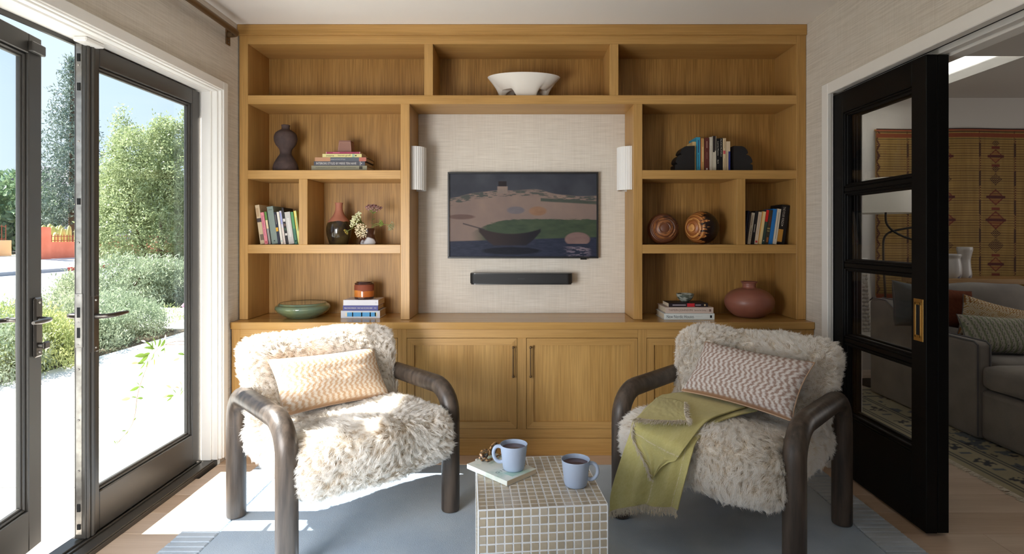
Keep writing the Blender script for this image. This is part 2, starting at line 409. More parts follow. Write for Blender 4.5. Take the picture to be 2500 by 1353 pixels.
for a, b, x in ((0, .016, .010), (.017, .030, .016), (.031, .046, .011)): g.box(0, x, -(L1 - a), -(L1 - b), .03, 1.99, .005)
obj('astragal', g, M['bronze_door'], d1)
ls = obj('lock_strip', G().box(-.036, -.014, -L1 - .0025, -L1 + .001, .05, 1.985).box(-.039, -.010, -L1 - .005, -L1, .786, 1.0, .002), M['steel'], d1)
g = G()
for z0, z1 in ((.905, .945), (.825, .865), (1.915, 1.945), (1.80, 1.83), (.14, .17), (.07, .09), (1.35, 1.375)): g.box(-.030, -.018, -L1 - .0062, -L1, z0, z1)
obj('lock_slot', g, M['dark'], ls)
g = G()
for z in (.99, .885, .797, 1.9, 1.6, 1.2, .7, .5, .3): g.sphere((-.025, -L1 - .004, z), .0042, 8, 6)
obj('screw', g, M['steel'], ls)
d2 = leaf('door_2', (-1.722, OY0, 0), math.radians(10.3), 1, .872)
obj('astragal', G().box(-.060, -.0465, .85, .911, .05, 1.98, .003), M['bronze_door'], d2)  # hidden flap, added to block the sun strip between the two leaves
g = G().tube([(.01, .836, .805), (.03, .836, .805)], [.011, .011], 12).box(.03, .042, .818, .854, .79, .82, .005)
obj('thumb_turn', g, M['handle'], d2)
obj('flush_bolt_block', G().box(0, .018, .79, .868, 1.925, 1.965, .003), M['bronze_door'], d2)
# ---------------------------------------------------------------- right opening with its stacked pocket doors
t3 = struct(thing('trim_3', None, None))
g = G().box(1.613, 1.636, 3.027, 3.087, .0, 2.035, .003).box(1.613, 1.636, .36, 3.027, 1.975, 2.035, .003).box(1.613, 1.636, .36, .42, 0, 1.975, .003)
obj('casing', g, M['white'], t3)
obj('jamb', G().box(1.63, 1.647, 3.031, 3.066, 0, 1.985, .002).box(1.748, 1.80, 3.031, 3.066, 0, 1.985, .002).box(1.70, 1.748, 3.060, 3.066, 0, 1.98), M['white'], t3)
obj('head_soffit', G().box(1.63, 1.668, .42, 3.03, 1.982, 2.01).box(1.706, 1.742, .42, 3.03, 1.972, 2.01, .002).box(1.748, 1.815, .42, 3.03, 1.962, 2.03, .002), M['white'], t3)
obj('door_track', G().box(1.668, 1.706, .42, 3.03, 1.995, 2.008), M['dark'], t3)
def pocket(name, x0, x1, y0, y1):
    d = struct(thing(name, None, None))
    m = M['black']; z0, z1 = .012, 1.968; sy0, sy1 = y0 + .088, y1 - .11
    B = lambda a, b, c, e: obj('stile' if e - c > 1.5 else 'rail', G().box(x0, x1, a, b, c, e, .002), m, d)
    B(y0, sy0, z0, z1); B(sy1, y1, z0, z1); B(sy0, sy1, z0, .311); B(sy0, sy1, 1.859, z1)
    zs = [.311, .695, 1.078, 1.463, 1.859]
    for z in zs[1:-1]: obj('muntin', G().box(x0 + .004, x1 - .004, sy0, sy1, z - .013, z + .013, .005).box(x0 + .012, x1 - .012, sy0, sy1, z - .02, z + .02, .003), m, d)
    g = G()
    for k in range(4):
        a, b = zs[k] + (.013 if k else 0), zs[k + 1] - (.013 if k < 3 else 0)
        for e in (0, 1):
            w = .009 + .009 * e; i0, i1 = x0 + .004 + .008 * e, x1 - .004 - .008 * e
            g.box(i0, i1, sy0, sy0 + w, a, b, .003).box(i0, i1, sy1 - w, sy1, a, b, .003).box(i0, i1, sy0, sy1, a, a + w, .003).box(i0, i1, sy0, sy1, b - w, b, .003)
    obj('glazing_bead', g, m, d)
    for k in range(4): obj('pane', G().box((x0 + x1) / 2 - .002, (x0 + x1) / 2 + .002, sy0 + .008, sy1 - .008, zs[k] + .008, zs[k + 1] - .008), M['glass2'], d)
    return d
d3 = pocket('door_3', 1.649, 1.695, 2.338, 3.055)
d4 = pocket('door_4', 1.699, 1.745, 2.342, 3.055)
hp = obj('flush_pull', G().box(1.6465, 1.6495, 2.354, 2.411, .79, .965, .001), M['brass'], d3)
hp2 = obj('pull_recess', G().box(1.6455, 1.647, 2.372, 2.395, .815, .940), M['dark'], hp)
g = G()
for a in ((2.364, 2.372, .805, .95), (2.395, 2.403, .805, .95), (2.364, 2.403, .94, .95), (2.364, 2.403, .805, .815)): g.box(1.6445, 1.647, *a, .0008)
obj('pull_rim', g, M['brass'], hp)
# ---------------------------------------------------------------- curtain rod
ct = thing('curtain_rod', 'bronze curtain rod bent back to the wall above the french doors', 'curtain rod', (-1.632, 3.18, 2.343))
pts = [(-1.566, y, 2.343) for y in (-1.6, 0, 1.5, 3.10)] + [(-1.566 - .035 * (1 - math.cos(a)), 3.125 + .05 * math.sin(a), 2.343) for a in np.linspace(.2, PI / 2, 6)] + [(-1.628, 3.178, 2.343)]
obj('rod', G().tube(pts, .0165, 14), M['bronze'], ct, world=True)
bk = obj('bracket', G().box(-1.632, -1.626, 3.155, 3.20, 2.285, 2.375, .002), M['bronze'], ct, world=True)
g = G()
for z in (2.297, 2.312): g.sphere((-1.626, 3.178, z), .004, 8, 6)
obj('screw', g, M['handle'], bk, world=True)
# ---------------------------------------------------------------- bookcase
FY, BY = 3.294, 3.574                      # front plane and back plane of the upper case
bx = lambda p: X(p, FY); bz = lambda p: Z(p, FY)
case = thing('bookcase', 'built-in oak bookcase with open compartments above the long counter', 'bookcase', (0, 3.43, .746))
def bpart(name, x0, x1, z0, z1, m, y0=FY, y1=BY, bev=.0015): return obj(name, G().box(x0, x1, y0, y1, z0, z1, bev), M[m], case, world=True)
CT = .745                                   # counter top
xl0, xl1, xr0, xr1 = -1.6235, bx(605), bx(1944.5), 1.6325
S1, S2, S3, TH = bz(232.5), bz(415.5), bz(597.5), .0505
TOPZ = bz(107.5)
bpart('side_panel', xl0, xl1, CT + .001, 2.385, 'oak_v'); bpart('side_panel', xr0, xr1, CT + .001, 2.385, 'oak_v')
bpart('top_rail', xl1, xr0, TOPZ, 2.385, 'oak_h')
bpart('crown', xl0 - .006, xr1 + .0, 2.379, 2.4385, 'oak_h', FY - .012, FY + .05)
v1, v2, v3, v4 = bx(978), bx(1000), bx(1547), bx(1568.5)
bpart('divider', v1, v2, CT + .001, S1 - TH, 'oak_v'); bpart('divider', v3, v4, CT + .001, S1 - TH, 'oak_v')
bpart('divider', bx(1035.5), bx(1057), S1, TOPZ, 'oak_v'); bpart('divider', bx(1488.5), bx(1510), S1, TOPZ, 'oak_v')
bpart('divider', bx(729.5), bx(750.5), S3, S2 - TH, 'oak_v'); bpart('divider', bx(1798.5), bx(1820), S3, S2 - TH, 'oak_v')
bpart('shelf', xl1, xr0, S1 - TH, S1, 'oak_h')
for a, b in ((xl1, v1), (v4, xr0)):
    bpart('shelf', a, b, S2 - TH, S2, 'oak_h'); bpart('shelf', a, b, S3 - TH, S3, 'oak_h')
for a, b, z0, z1 in ((xl1, bx(1035.5), S1, TOPZ), (bx(1057), bx(1488.5), S1, TOPZ), (bx(1510), xr0, S1, TOPZ), (xl1, v1, S2, S1 - TH), (v4, xr0, S2, S1 - TH),
                     (xl1, bx(729.5), S3, S2 - TH), (bx(750.5), v1, S3, S2 - TH), (v4, bx(1798.5), S3, S2 - TH), (bx(1820), xr0, S3, S2 - TH), (xl1, v1, CT, S3 - TH), (v4, xr0, CT, S3 - TH)):
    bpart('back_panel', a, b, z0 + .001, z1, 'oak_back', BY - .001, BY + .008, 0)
obj('wallpaper_panel', G().box(v2, v3, BY + .002, BY + .008, CT + .001, S1 - TH), M['paper'], case, world=True)
ctop = obj('countertop', G().box(-1.6245, 1.6325, 3.193, 3.58, CT - .0385, CT, .002), M['oak_top'], world=False)
tag(ctop, 'long oak counter slab running under the whole bookcase', 'countertop')
# base cabinets
CY = 3.205
cx = lambda p: X(p, CY); cz = lambda p: Z(p, CY)
def cabinet(label, x0, x1, stl, str_, doors):
    c = thing('base_cabinet', label, 'cabinet', ((x0 + x1) / 2, 3.4, 0))
    P = lambda nm, a, b, z0, z1, m='oak_h', y0=CY, y1=CY + .022, bev=.0012, par=c: obj(nm, G().box(a, b, y0, y1, z0, z1, bev), M[m], par, world=True)
    P('carcass', x0 + .001, x1 - .001, .10, CT - .04, 'oak_v', CY + .03, 3.575)
    P('plinth', x0, x1, 0.0005, .0955, 'oak_h', CY - .004, 3.5)
    P('top_rail', x0 + stl, x1 - str_, .656, CT - .040); P('bottom_rail', x0 + stl, x1 - str_, .0965, .1475)
    if stl: P('stile', x0, x0 + stl, .0965, CT - .040, 'oak_v')
    if str_: P('stile', x1 - str_, x1, .0965, CT - .040, 'oak_v')
    for a, b, hs in doors:
        a, b, z0, z1, w = a + .002, b - .002, .1495, .654, .0385
        d = obj('door', G().box(a + w - .002, b - w + .002, CY + .009, CY + .017, z0 + w - .002, z1 - w + .002), M['oak_back2'], c, world=True)
        for poly in (((a, z0), (a + w, z0 + w), (a + w, z1 - w), (a, z1)), ((b, z1), (b - w, z1 - w), (b - w, z0 + w), (b, z0))): obj('door_stile', G().prism(poly, 1, CY, CY + .021), M['oak_v'], d, world=True, smooth=0)
        for poly in (((a, z0), (b, z0), (b - w, z0 + w), (a + w, z0 + w)), ((a + w, z1 - w), (b - w, z1 - w), (b, z1), (a, z1))): obj('door_rail', G().prism(poly, 1, CY, CY + .021), M['oak_h'], d, world=True, smooth=0)
        if hs:
            hx = b - .021 if hs > 0 else a + .021; h0, h1 = cz(919), cz(845)
            g = G().tube([(hx, CY - .024, h0), (hx, CY - .024, h1)], .0038, 10)
            for z in (h0 + .004, h1 - .004): g.sphere((hx, CY - .024, z), .0068, 10, 8, (1, 1, 1.2)); g.tube([(hx, CY - .024, z), (hx, CY, z)], .0042, 8)
            obj('handle', g, M['bronze'], d, world=True)
    return c
M['oak_back2'] = wood('oak_door_panel', s(178, 135, 73), s(198, 156, 92), 2, .62, 200, .42, .6)
p = cx
cabinet('oak base cabinet behind the sunlit armchair, at the left end of the counter', -1.6225, p(982), .048, p(982) - p(971), ((-1.5745, (p(971) - 1.5745) / 2, 1), ((p(971) - 1.5745) / 2, p(971), -1)))
cabinet('oak base cabinet with the two bare doors and facing handles between the armchairs', p(982), p(1568), p(993) - p(982), p(1568) - p(1557), ((p(993), p(1263), 1), (p(1285), p(1557), -1)))
xm = (p(1579) + 1.5835) / 2
cabinet('oak base cabinet behind the shaded armchair, at the right end of the counter', p(1568), 1.6325, p(1579) - p(1568), .049, ((p(1579), xm, 1), (xm, 1.5835, -1)))
midc = [o for o in bpy.data.objects if o.name == 'base_cabinet.001'][0]
obj('center_stile', G().box(p(1263), p(1285), CY, CY + .022, .1475, .656, .0012), M['oak_v'], midc, world=True)
# ---------------------------------------------------------------- television, soundbar, sconces
tv = thing('television', 'wall-hung flat television in a thin dark frame showing a painted seascape', 'television', (X(1277, 3.545), 3.57, 1.088))
x0, x1, z0, z1 = X(1093, 3.545), X(1461, 3.545), Z(631, 3.545), Z(420, 3.545)
M['tvframe'] = mat('television_frame', s(28, 26, 25), .4)
obj('housing', G().box(x0 + .02, x1 - .02, 3.556, 3.575, z0 + .02, z1 - .02, .003).box(x0 + .003, x1 - .003, 3.553, 3.558, z0 + .003, z1 - .003), M['tvframe'], tv, world=True)
g = G()
for q in ((x0, x1, z1 - .011, z1), (x0, x1, z0, z0 + .011), (x0, x0 + .011, z0 + .011, z1 - .011), (x1 - .011, x1, z0 + .011, z1 - .011)): g.box(q[0], q[1], 3.543, 3.557, q[2], q[3], .001)
obj('frame', g, M['tvframe'], tv, world=True)
obj('sensor', G().box(X(1417, 3.545), X(1433, 3.545), 3.547, 3.556, z0 - .008, z0, .002), M['tvframe'], tv, world=True)
# picture on the screen: a loose generic seascape, drawn cell by cell
def vnoise(u, v, seed, oct=4, f=4):
    r = np.random.default_rng(seed); out = np.zeros_like(u); amp = 1; tot = 0
    for o in range(oct):
        n = 64; gtab = r.random((n, n)); x = u * f; y = v * f
        i = np.floor(x).astype(int); j = np.floor(y).astype(int); fx = x - i; fy = y - j
        fx = fx * fx * (3 - 2 * fx); fy = fy * fy * (3 - 2 * fy)
        a = gtab[j % n, i % n]; b = gtab[j % n, (i + 1) % n]; c = gtab[(j + 1) % n, i % n]; d = gtab[(j + 1) % n, (i + 1) % n]
        out += amp * ((a * (1 - fx) + b * fx) * (1 - fy) + (c * (1 - fx) + d * fx) * fy); tot += amp; amp *= .5; f *= 2
    return out / tot
nu, nv = 460, 262
U, V = np.meshgrid(np.linspace(0, 1, nu), np.linspace(0, 1, nv)); Vd = 1 - V      # Vd: 0 at the top
n1 = vnoise(U * 1.8, V, 1, 5, 5); n2 = vnoise(U * 1.8, V * 3, 2, 5, 8); n3 = vnoise(U * 4, V * 12, 3, 4, 8)
def c3(r, g, b): return np.array(s(r, g, b))
img = np.zeros((nv, nu, 3))
def lay(mask, a, b, t): 
    m = np.clip(mask, 0, 1)[..., None]; img[:] = img * (1 - m) + m * (c3(*a) * (1 - t[..., None]) + c3(*b) * t[..., None])
soft = lambda d, w=.012: np.clip(.5 + d / w, 0, 1)
lay(np.ones_like(U), (44, 46, 54), (66, 68, 74), n1)
dune = .27 - .07 * np.exp(-((U - .38) / .25) ** 2) - .05 * np.exp(-((U - .6) / .1) ** 2) + .02 * (n1 - .5) + .04 * (U < .15) * (.15 - U) / .15
lay(soft(Vd - dune), (122, 104, 94), (104, 90, 86), n1)
grass = .02 + .09 * n2
lay(soft(dune + grass - Vd) * soft(Vd - dune) * np.clip((n3 - .42) * 9, 0, 1), (58, 62, 62), (74, 74, 68), n2)
lay(soft(.02 - abs(Vd - (.31 + .1 * (U - .6)))) * (U > .62), (54, 60, 56), (70, 74, 66), n3)
lay(soft(1 - ((U - .6) / .06) ** 2 - ((Vd - .45) / .055) ** 2, .5), (112, 84, 66), (126, 98, 78), n2)
lay(soft(1 - ((U - .45) / .06) ** 2 - ((Vd - .44) / .045) ** 2, .5), (84, 80, 86), (100, 94, 96), n2)
lay(soft(1 - ((U - .08) / .09) ** 2 - ((Vd - .52) / .03) ** 2, .6), (84, 66, 62), (96, 76, 68), n2)
band = .55 + .05 * np.exp(-((U - .05) / .2) ** 2) * 4
lay(soft(Vd - band - .03 * (n3 - .5)) * soft(U - .2, .12), (42, 54, 44), (64, 74, 56), n2)
lay(soft(Vd - .80 + .05 * (U - .3)), (28, 32, 46), (46, 50, 66), n3)
lay(soft(1 - ((U - .87) / .085) ** 2 - ((Vd - .79) / .085) ** 2, .3) * (Vd < .845), (118, 96, 90), (96, 76, 76), n2)
lay((Vd > .88) * np.clip((.1 - abs(U - .87)) * 30, 0, 1) * np.clip((n3 - .5) * 10, 0, 1), (112, 100, 108), (80, 76, 90), n2)
hull = (Vd - (.685 + .25 * (U - .22) * (U < .42) + .05)) 
inh = soft(Vd - (.68 + .12 * np.clip(U - .22, 0, .2)), .02) * soft(.6 - U, .02) * soft(U - .215 - .25 * np.clip(Vd - .68, 0, 1), .02) * soft(.89 - Vd, .02) * soft(.6 + .25 * (.7 - Vd) - U, .02)
sheer = .695 - .05 * np.cos((U - .40) / .2 * PI) * 0 + .06 * ((U - .42) / .2) ** 2 * -1 + .03
inh = soft(Vd - sheer, .015) * soft(.865 - .9 * np.clip(abs(U - .41) - .11, 0, 1) * 1.4 - Vd, .02) * soft(.21 - .5 * np.clip(Vd - .70, 0, 1) - abs(U - .41), .012)
lay(inh, (46, 38, 38), (28, 26, 32), np.clip((U - .3) * 4, 0, 1))
lay(soft(1 - ((U - .42) / .2) ** 2 - ((Vd - .93) / .045) ** 2, .4), (18, 20, 28), (26, 28, 38), n3)
lay(soft(.006 - abs(Vd - (.60 + .5 * (U - .09)))) * (U > .09) * (U < .24), (48, 46, 50), (40, 40, 44), n2)
lay(soft(.035 - abs(U - .36), .006) * (Vd > .15) * (Vd < .235), (124, 108, 98), (104, 92, 88), n2)
lay(soft(.028 - abs(U - .36), .006) * (Vd > .09) * (Vd < .15), (34, 28, 30), (40, 34, 36), n2)
img *= 1.2
M['screen'] = mat('screen_picture', (.05, .05, .05), .5, spec=.15, attr=True)
sx0, sx1, sz0, sz1 = x0 + .0105, x1 - .0105, z0 + .0105, z1 - .0105
VV = np.stack([sx0 + (sx1 - sx0) * U, np.full_like(U, 3.5525), sz0 + (sz1 - sz0) * V], -1).reshape(-1, 3) - np.array(tv.location)
def gridF(nu, nv):
    i = np.arange(nu - 1)[None, :] + np.arange(nv - 1)[:, None] * nu
    return np.stack([i, i + 1, i + 1 + nu, i + nu], -1).reshape(-1, 4)
npobj('screen', VV, gridF(nu, nv), M['screen'], tv, colors=img.reshape(-1, 3))
# soundbar
sb = thing('soundbar', 'black rounded soundbar on the wallpaper below the television', 'soundbar', (X(1272.5, 3.475), 3.52, .932))
def stadium(x0, x1, y0, y1, r, n=8):
    out = []
    for cx_, cy_, a0 in ((x1 - r, y0 + r, -PI / 2), (x1 - r, y1 - r, 0), (x0 + r, y1 - r, PI / 2), (x0 + r, y0 + r, PI)):
        out += [(cx_ + r * math.cos(a0 + PI / 2 * k / n), cy_ + r * math.sin(a0 + PI / 2 * k / n)) for k in range(n + 1)]
    return out
M['sb'] = mat('soundbar_grille', s(24, 24, 25), .55, bump=.2, bscale=900); M['sbtop'] = mat('soundbar_top', s(34, 34, 35), .3)
a, b = X(1147, 3.478), X(1398, 3.478)
obj('grille', G().prism(stadium(a, b, 3.472, 3.573, .035), 2, .9385, .9955), M['sb'], sb, world=True)
obj('top_plate', G().prism(stadium(a + .001, b - .001, 3.473, 3.573, .034), 2, .9955, 1.000), M['sbtop'], sb, world=True)
obj('foot', G().prism(stadium(a + .004, b - .004, 3.476, 3.573, .03), 2, .9315, .9385), M['sbtop'], sb, world=True)
TEXTS = []
def text(body, parent, loc, width, height, mt, rot=(PI / 2, 0, 0), name='title', bold=False):
    """flat lettering fitted into width x height (metres), centred on loc, in the parent's space"""
    cu = bpy.data.curves.new(name, 'FONT'); cu.body = body; cu.size = 1; cu.align_x = 'CENTER'; cu.align_y = 'CENTER'; cu.resolution_u = 2
    if bold: cu.offset = .02
    cu.materials.append(mt)
    o = bpy.data.objects.new(name, cu); COL.objects.link(o); o.parent = parent; o.location = loc; o.rotation_euler = rot
    TEXTS.append((o, width, height)); return o
def fit_texts():
    """size each line of lettering and turn it into a plain mesh part"""
    bpy.context.view_layer.update(); dg = bpy.context.evaluated_depsgraph_get()
    for o, w, h in TEXTS:
        me = bpy.data.meshes.new_from_object(o.evaluated_get(dg)); n = len(me.vertices)
        if not n: continue
        co = np.empty(n * 3, dtype=np.float32); me.vertices.foreach_get('co', co); co = co.reshape(-1, 3)
        lo, hi = co.min(0), co.max(0); co[:, 0] = (co[:, 0] - (lo[0] + hi[0]) / 2) * w / max(hi[0] - lo[0], 1e-6); co[:, 1] = (co[:, 1] - (lo[1] + hi[1]) / 2) * h / max(hi[1] - lo[1], 1e-6)
        me.vertices.foreach_set('co', co.ravel()); me.update(); nm = o.name.split('.')[0]
        q_ = bpy.data.objects.new('lettering', me); COL.objects.link(q_); q_.parent = o.parent; q_.location = o.location; q_.rotation_euler = o.rotation_euler
        bpy.data.objects.remove(o)
M['ink_dim'] = mat('dim_lettering', s(70, 70, 72), .5); M['ink_w'] = mat('white_lettering', s(225, 222, 215), .6); M['ink_k'] = mat('black_lettering', s(30, 30, 32), .6)
M['ink_b'] = mat('brown_lettering', s(96, 84, 70), .6); M['ink_r'] = mat('red_lettering', s(170, 40, 46), .6)
text('SONOS', sb, (0, 3.4712 - 3.52, .035), .042, .008, M['ink_dim'], name='lettering')
def sconce(label, x, sgn):
    """fluted half cylinder with its flat back on the niche side; sgn +1 bulges towards +X"""
    yc, R, A, z0, z1 = 3.425, .082, .073, 1.497, 1.752
    o = thing('wall_sconce', label, 'sconce', (x, yc, z0))
    def shell(off, flute):
        n = 96
        def fn(u, v):
            t = -PI / 2 + PI * u; f = 1 + flute * (abs(math.sin(t * 17)) - .5)
            return (sgn * max(.0015, (A - off) * math.cos(t) * f), (R - off) * math.sin(t) * f, v * (z1 - z0))
        return fn, n
    fo, n = shell(0, .035); fi, _ = shell(.005, 0)
    g = G().grid(n, 2, fo); b = len(g.v); g.grid(n, 2, fi)
    for k in range(n - 1):
        g.f += [(k, k + 1, b + k + 1, b + k), (n + k, n + k + 1, b + n + k + 1, b + n + k)]; g.m += [0, 0]
    obj('shade', g, M['plaster'], o, smooth=40)
    obj('back_plate', G().box(min(0, sgn * .004) if sgn < 0 else 0.0003, sgn * .004 if sgn > 0 else -.0003, -.06, .06, .03, z1 - z0 - .03), M['plaster'], o)
    return o
M['plaster'] = mat('white_fluted_ceramic', s(226, 224, 220), .55, spec=.3)
sconce('white fluted half-round sconce on the niche side left of the television', v2, 1)
sconce('white fluted half-round sconce on the niche side right of the television', v3, -1)
# ---------------------------------------------------------------- books
_cm = {}
def cmat(rgb, rough=.55):
    k = (rgb, rough)
    if k not in _cm: _cm[k] = mat('book_cloth_%d_%d_%d' % rgb, s(*rgb), rough, spec=.35)
    return _cm[k]
M['pages'] = mat('book_pages', s(222, 208, 184), .9, col2=s(198, 182, 156), vscale=1, stretch=(3, 3, 900))
def book(label, L, T, D, col, loc, rot=(0, 0, 0), hard=True, group=None, bands=(), titles=()):
    """spine towards -Y, lying flat; bands: (u0, u1, rgb[, v0, v1]) along the spine; titles: (text, u, width, height, material)"""
    b = thing('book', label, 'book', loc, rot, group)
    c = .0028 if hard else .0008; ins = .0035 if hard else .0004
    g = G().box(-L / 2, L / 2, 0, .0022, -T / 2, T / 2, .0008).box(-L / 2, L / 2, .0005, D, T / 2 - c, T / 2, .0004).box(-L / 2, L / 2, .0005, D, -T / 2, -T / 2 + c, .0004)
    cv = obj('cover', g, cmat(col), b)
    obj('pages', G().box(-L / 2 + ins, L / 2 - ins, .002, D - ins, -T / 2 + c, T / 2 - c), M['pages'], b)
    for q in bands:
        v0, v1 = (q[3], q[4]) if len(q) > 3 else (-.5, .5)
        obj('spine_print', G().box(L * q[0], L * q[1], -.0003, .001, T * v0 + .0002, T * v1 - .0002), cmat(q[2]), cv)
    for t in titles: text(t[0], cv, (L * t[1], -.0006, T * (t[5] if len(t) > 5 else 0)), t[2] * L, t[3] * T, t[4])
    return b
def stand(label, pxm, top, wpx, Y, zb, D, col, tilt=0, base_py=None, **kw):
    """an upright book; pxm its middle column, top its top row, wpx its thickness in pixels at depth Y"""
    k = Y / FPX; T = wpx * k - .0012; a = math.radians(tilt); H = Z(top, Y) - zb - .0006
    L = (H - T * math.sin(abs(a))) / math.cos(a)
    return book(label, L, T * math.cos(a), D, col, (X(pxm, Y), Y, zb + .0006 + H / 2), (0, PI / 2 + a, 0), **kw)
GB = 'books leaning in the left middle compartment'
Yb = 3.37; zb = S3
stand('tan paperback with a worn photograph spine, leftmost of the leaning books', 634.0, 499.8, 11, Yb, zb, .15, (205, 184, 150), -8, hard=False, bands=((-.16, -.06, (70, 60, 60)), (-.42, -.2, (186, 158, 124), -.45, .2), (.25, .4, (120, 104, 88), -.3, .5)), group=GB)
stand('pink paperback with purple lettering leaning beside the tan paperback', 645, 518, 8.6, Yb, zb, .128, (226, 140, 150), -8, hard=False, titles=(('Conversations on Love', -.08, .62, .42, cmat((110, 40, 120))),), bands=((.4, .46, (200, 90, 90), -.25, .25),), group=GB)
stand('thin paperback banded green, cream and grey between the pink and the big grey-green book', 653.2, 516.5, 5.8, Yb, zb, .13, (150, 146, 142), -8, hard=False, bands=((-.5, -.24, (96, 138, 66)), (-.24, .02, (226, 208, 168))), group=GB)
stand('thick grey-green hardback, tallest and widest of the leaning books', 664.8, 503, 15.6, Yb, zb, .155, (128, 142, 134), -8, bands=((-.42, -.40, (96, 108, 102), -.3, .3), (.40, .43, (50, 60, 58), -.12, .12)), titles=(('A HISTORY', -.1, .3, .2, cmat((86, 98, 94))),)[:0], group=GB)
stand('navy blue paperback with one yellow block on its spine', 676.4, 517.5, 6.8, Yb, zb, .13, (36, 40, 56), -8, hard=False, bands=((-.02, .1, (216, 164, 50), -.5, .4), (-.42, -.12, (150, 140, 124), -.1, .1)), group=GB)
stand('slim white paperback leaning right of the navy book', 683.2, 517, 6.2, Yb, zb, .13, (222, 216, 204), -8, hard=False, bands=((.38, .42, (120, 160, 150), -.2, .2),), group=GB)
stand('slim lilac and cream paperback leaning left of the black book', 689.6, 514.5, 5.8, Yb, zb, .13, (196, 192, 206), -8, hard=False, bands=((-.44, -.1, (140, 146, 196), -.3, .3), (.0, .5, (212, 198, 188))), group=GB)
stand('narrow black book with white triangles printed on its spine', 695.6, 507, 5.4, Yb, zb, .14, (40, 34, 36), -8, bands=((-.2, -.12, (220, 214, 206)), (.2, .26, (214, 208, 200)), (-.06, .0, (110, 84, 72)), (.06, .12, (60, 84, 66))), group=GB)
stand('wide pale grey book leaning beside the green book', 706.2, 516.5, 14.2, Yb, zb, .15, (188, 184, 178), -8, bands=tuple((q, q + .028, (216, 212, 206), -.18, .2) for q in np.arange(-.3, .27, .045)), group=GB)
stand('green paperback leaning against the yellow paperback', 717.6, 517, 7.2, Yb, zb, .13, (84, 140, 92), -8, hard=False, bands=((.02, .5, (64, 112, 90)), (.38, .42, (220, 220, 214), -.2, .2)), group=GB)
stand('yellow and pale green paperback, rightmost of the leaning books', 725.2, 514.2, 6.6, Yb, zb, .13, (206, 206, 130), -8, hard=False, bands=((-.5, .05, (232, 190, 60), -.5, -.25), (-.3, .1, (120, 150, 110), -.0, .25)), group=GB)
GT = 'books between the black bookends'
Yt = 3.39; zt = S2
q = lambda x: 1630 + x / 11.905
def tb(label, x0, x1, ty, D, col, **kw): return stand(label, (q(x0) + q(x1)) / 2, 325 + ty / 11.905, (x1 - x0) / 11.905, Yt, zt, D, col, 0, group=GT, **kw)
tb('low cream book touching the left black bookend', 722, 826, 250, .12, (206, 176, 122), hard=False, bands=((-.3, -.2, (150, 120, 80), -.2, .2),))
tb('teal blue hardback beside the low cream book', 828, 952, 120, .15, (60, 150, 178), bands=((-.42, -.05, (40, 84, 130), -.1, .2), (.0, .4, (40, 96, 130), -.1, .1)))
tb('tan paperback with an orange edge beside the teal book', 962, 1062, 155, .13, (186, 146, 92), hard=False, bands=((-.5, .5, (206, 84, 36), -.5, -.36), (-.25, .2, (206, 172, 122), -.2, .35)))
tb('maroon hardback with a white emblem low on its spine', 1068, 1212, 135, .15, (96, 44, 36), bands=((-.4, -.2, (176, 140, 120), -.08, .1), (-.08, .12, (160, 120, 104), -.04, .06), (.39, .44, (222, 214, 206), -.16, .16)))
tb('white paperback between the maroon and the black and white book', 1216, 1310, 115, .13, (202, 194, 178), hard=False, bands=((-.25, .4, (150, 140, 128), -.07, .07),))
tb('tall book half black and half white split by a slant', 1313, 1416, 85, .145, (198, 190, 172), bands=((-.5, -.09, (46, 40, 40), -.5, .36), (-.09, -.05, (46, 40, 40), -.5, .1)))
tb('black book with pale serif lettering, left of the book with the bold white name', 1424, 1506, 155, .135, (24, 22, 22), titles=(('Lorrie Moore', -.2, .42, .5, cmat((206, 198, 184))), ('Bark', .2, .12, .5, cmat((206, 198, 184)))))
tb('black book lettered with a bold white name', 1509, 1600, 147, .135, (22, 20, 20), titles=(('ALICE MUNRO', -.22, .54, .4, cmat((206, 198, 184))),))
tb('cream paperback with a pink blot on its spine', 1604, 1700, 147, .13, (206, 184, 148), hard=False, bands=((-.13, -.03, (206, 84, 92), -.4, .3), (.1, .4, (150, 126, 100), -.06, .06), (-.45, -.2, (150, 126, 100), -.06, .06)))
tb('short book cream above and blue below, touching the right bookend', 1704, 1822, 240, .12, (212, 190, 158), hard=False, bands=((-.17, .5, (40, 52, 124), .02, .5), (-.17, .5, (196, 176, 144), -.5, .02)))
GR = 'books leaning in the right middle compartment'
q = lambda x: 1800 + x / 11.767
def rb(label, x0, x1, ty, D, col, **kw): return stand(label, (q(x0) + q(x1)) / 2, 490 + ty / 11.767, (x1 - x0) / 11.767, Yb, S3, D, col, 8, group=GR, **kw)
rb('navy book leaning against the oak divider, leftmost of its row', 232, 292, 285, .13, (34, 36, 58))
rb('dark plum book squeezed beside the white book', 294, 346, 300, .13, (48, 36, 38), bands=((-.4, .0, (130, 120, 118), -.06, .1),))
rb('slim white book with bold black capitals', 350, 449, 340, .13, (206, 196, 176), hard=False, titles=(('MURRAY', .16, .34, .34, M['ink_k']),), bands=((-.42, -.1, (150, 128, 106), -.12, .12),))
rb('black book between the white and the cream paperback', 452, 548, 290, .135, (28, 24, 24), bands=((-.1, .14, (170, 160, 150), -.14, .12),))
rb('cream paperback with a red mark at its foot', 551, 652, 320, .13, (206, 186, 160), hard=False, bands=((.39, .45, (190, 60, 56), -.3, .3), (-.42, .2, (164, 140, 122), -.08, .08)))
rb('cream paperback with an orange edge on its spine', 655, 766, 305, .13, (222, 196, 140), hard=False, bands=((-.5, .5, (206, 142, 50), -.5, -.28),))
rb('green book with a bright red head band', 769, 852, 265, .135, (48, 66, 60), bands=((-.5, -.16, (196, 32, 26)), (.38, .41, (210, 204, 196), -.14, .14)))
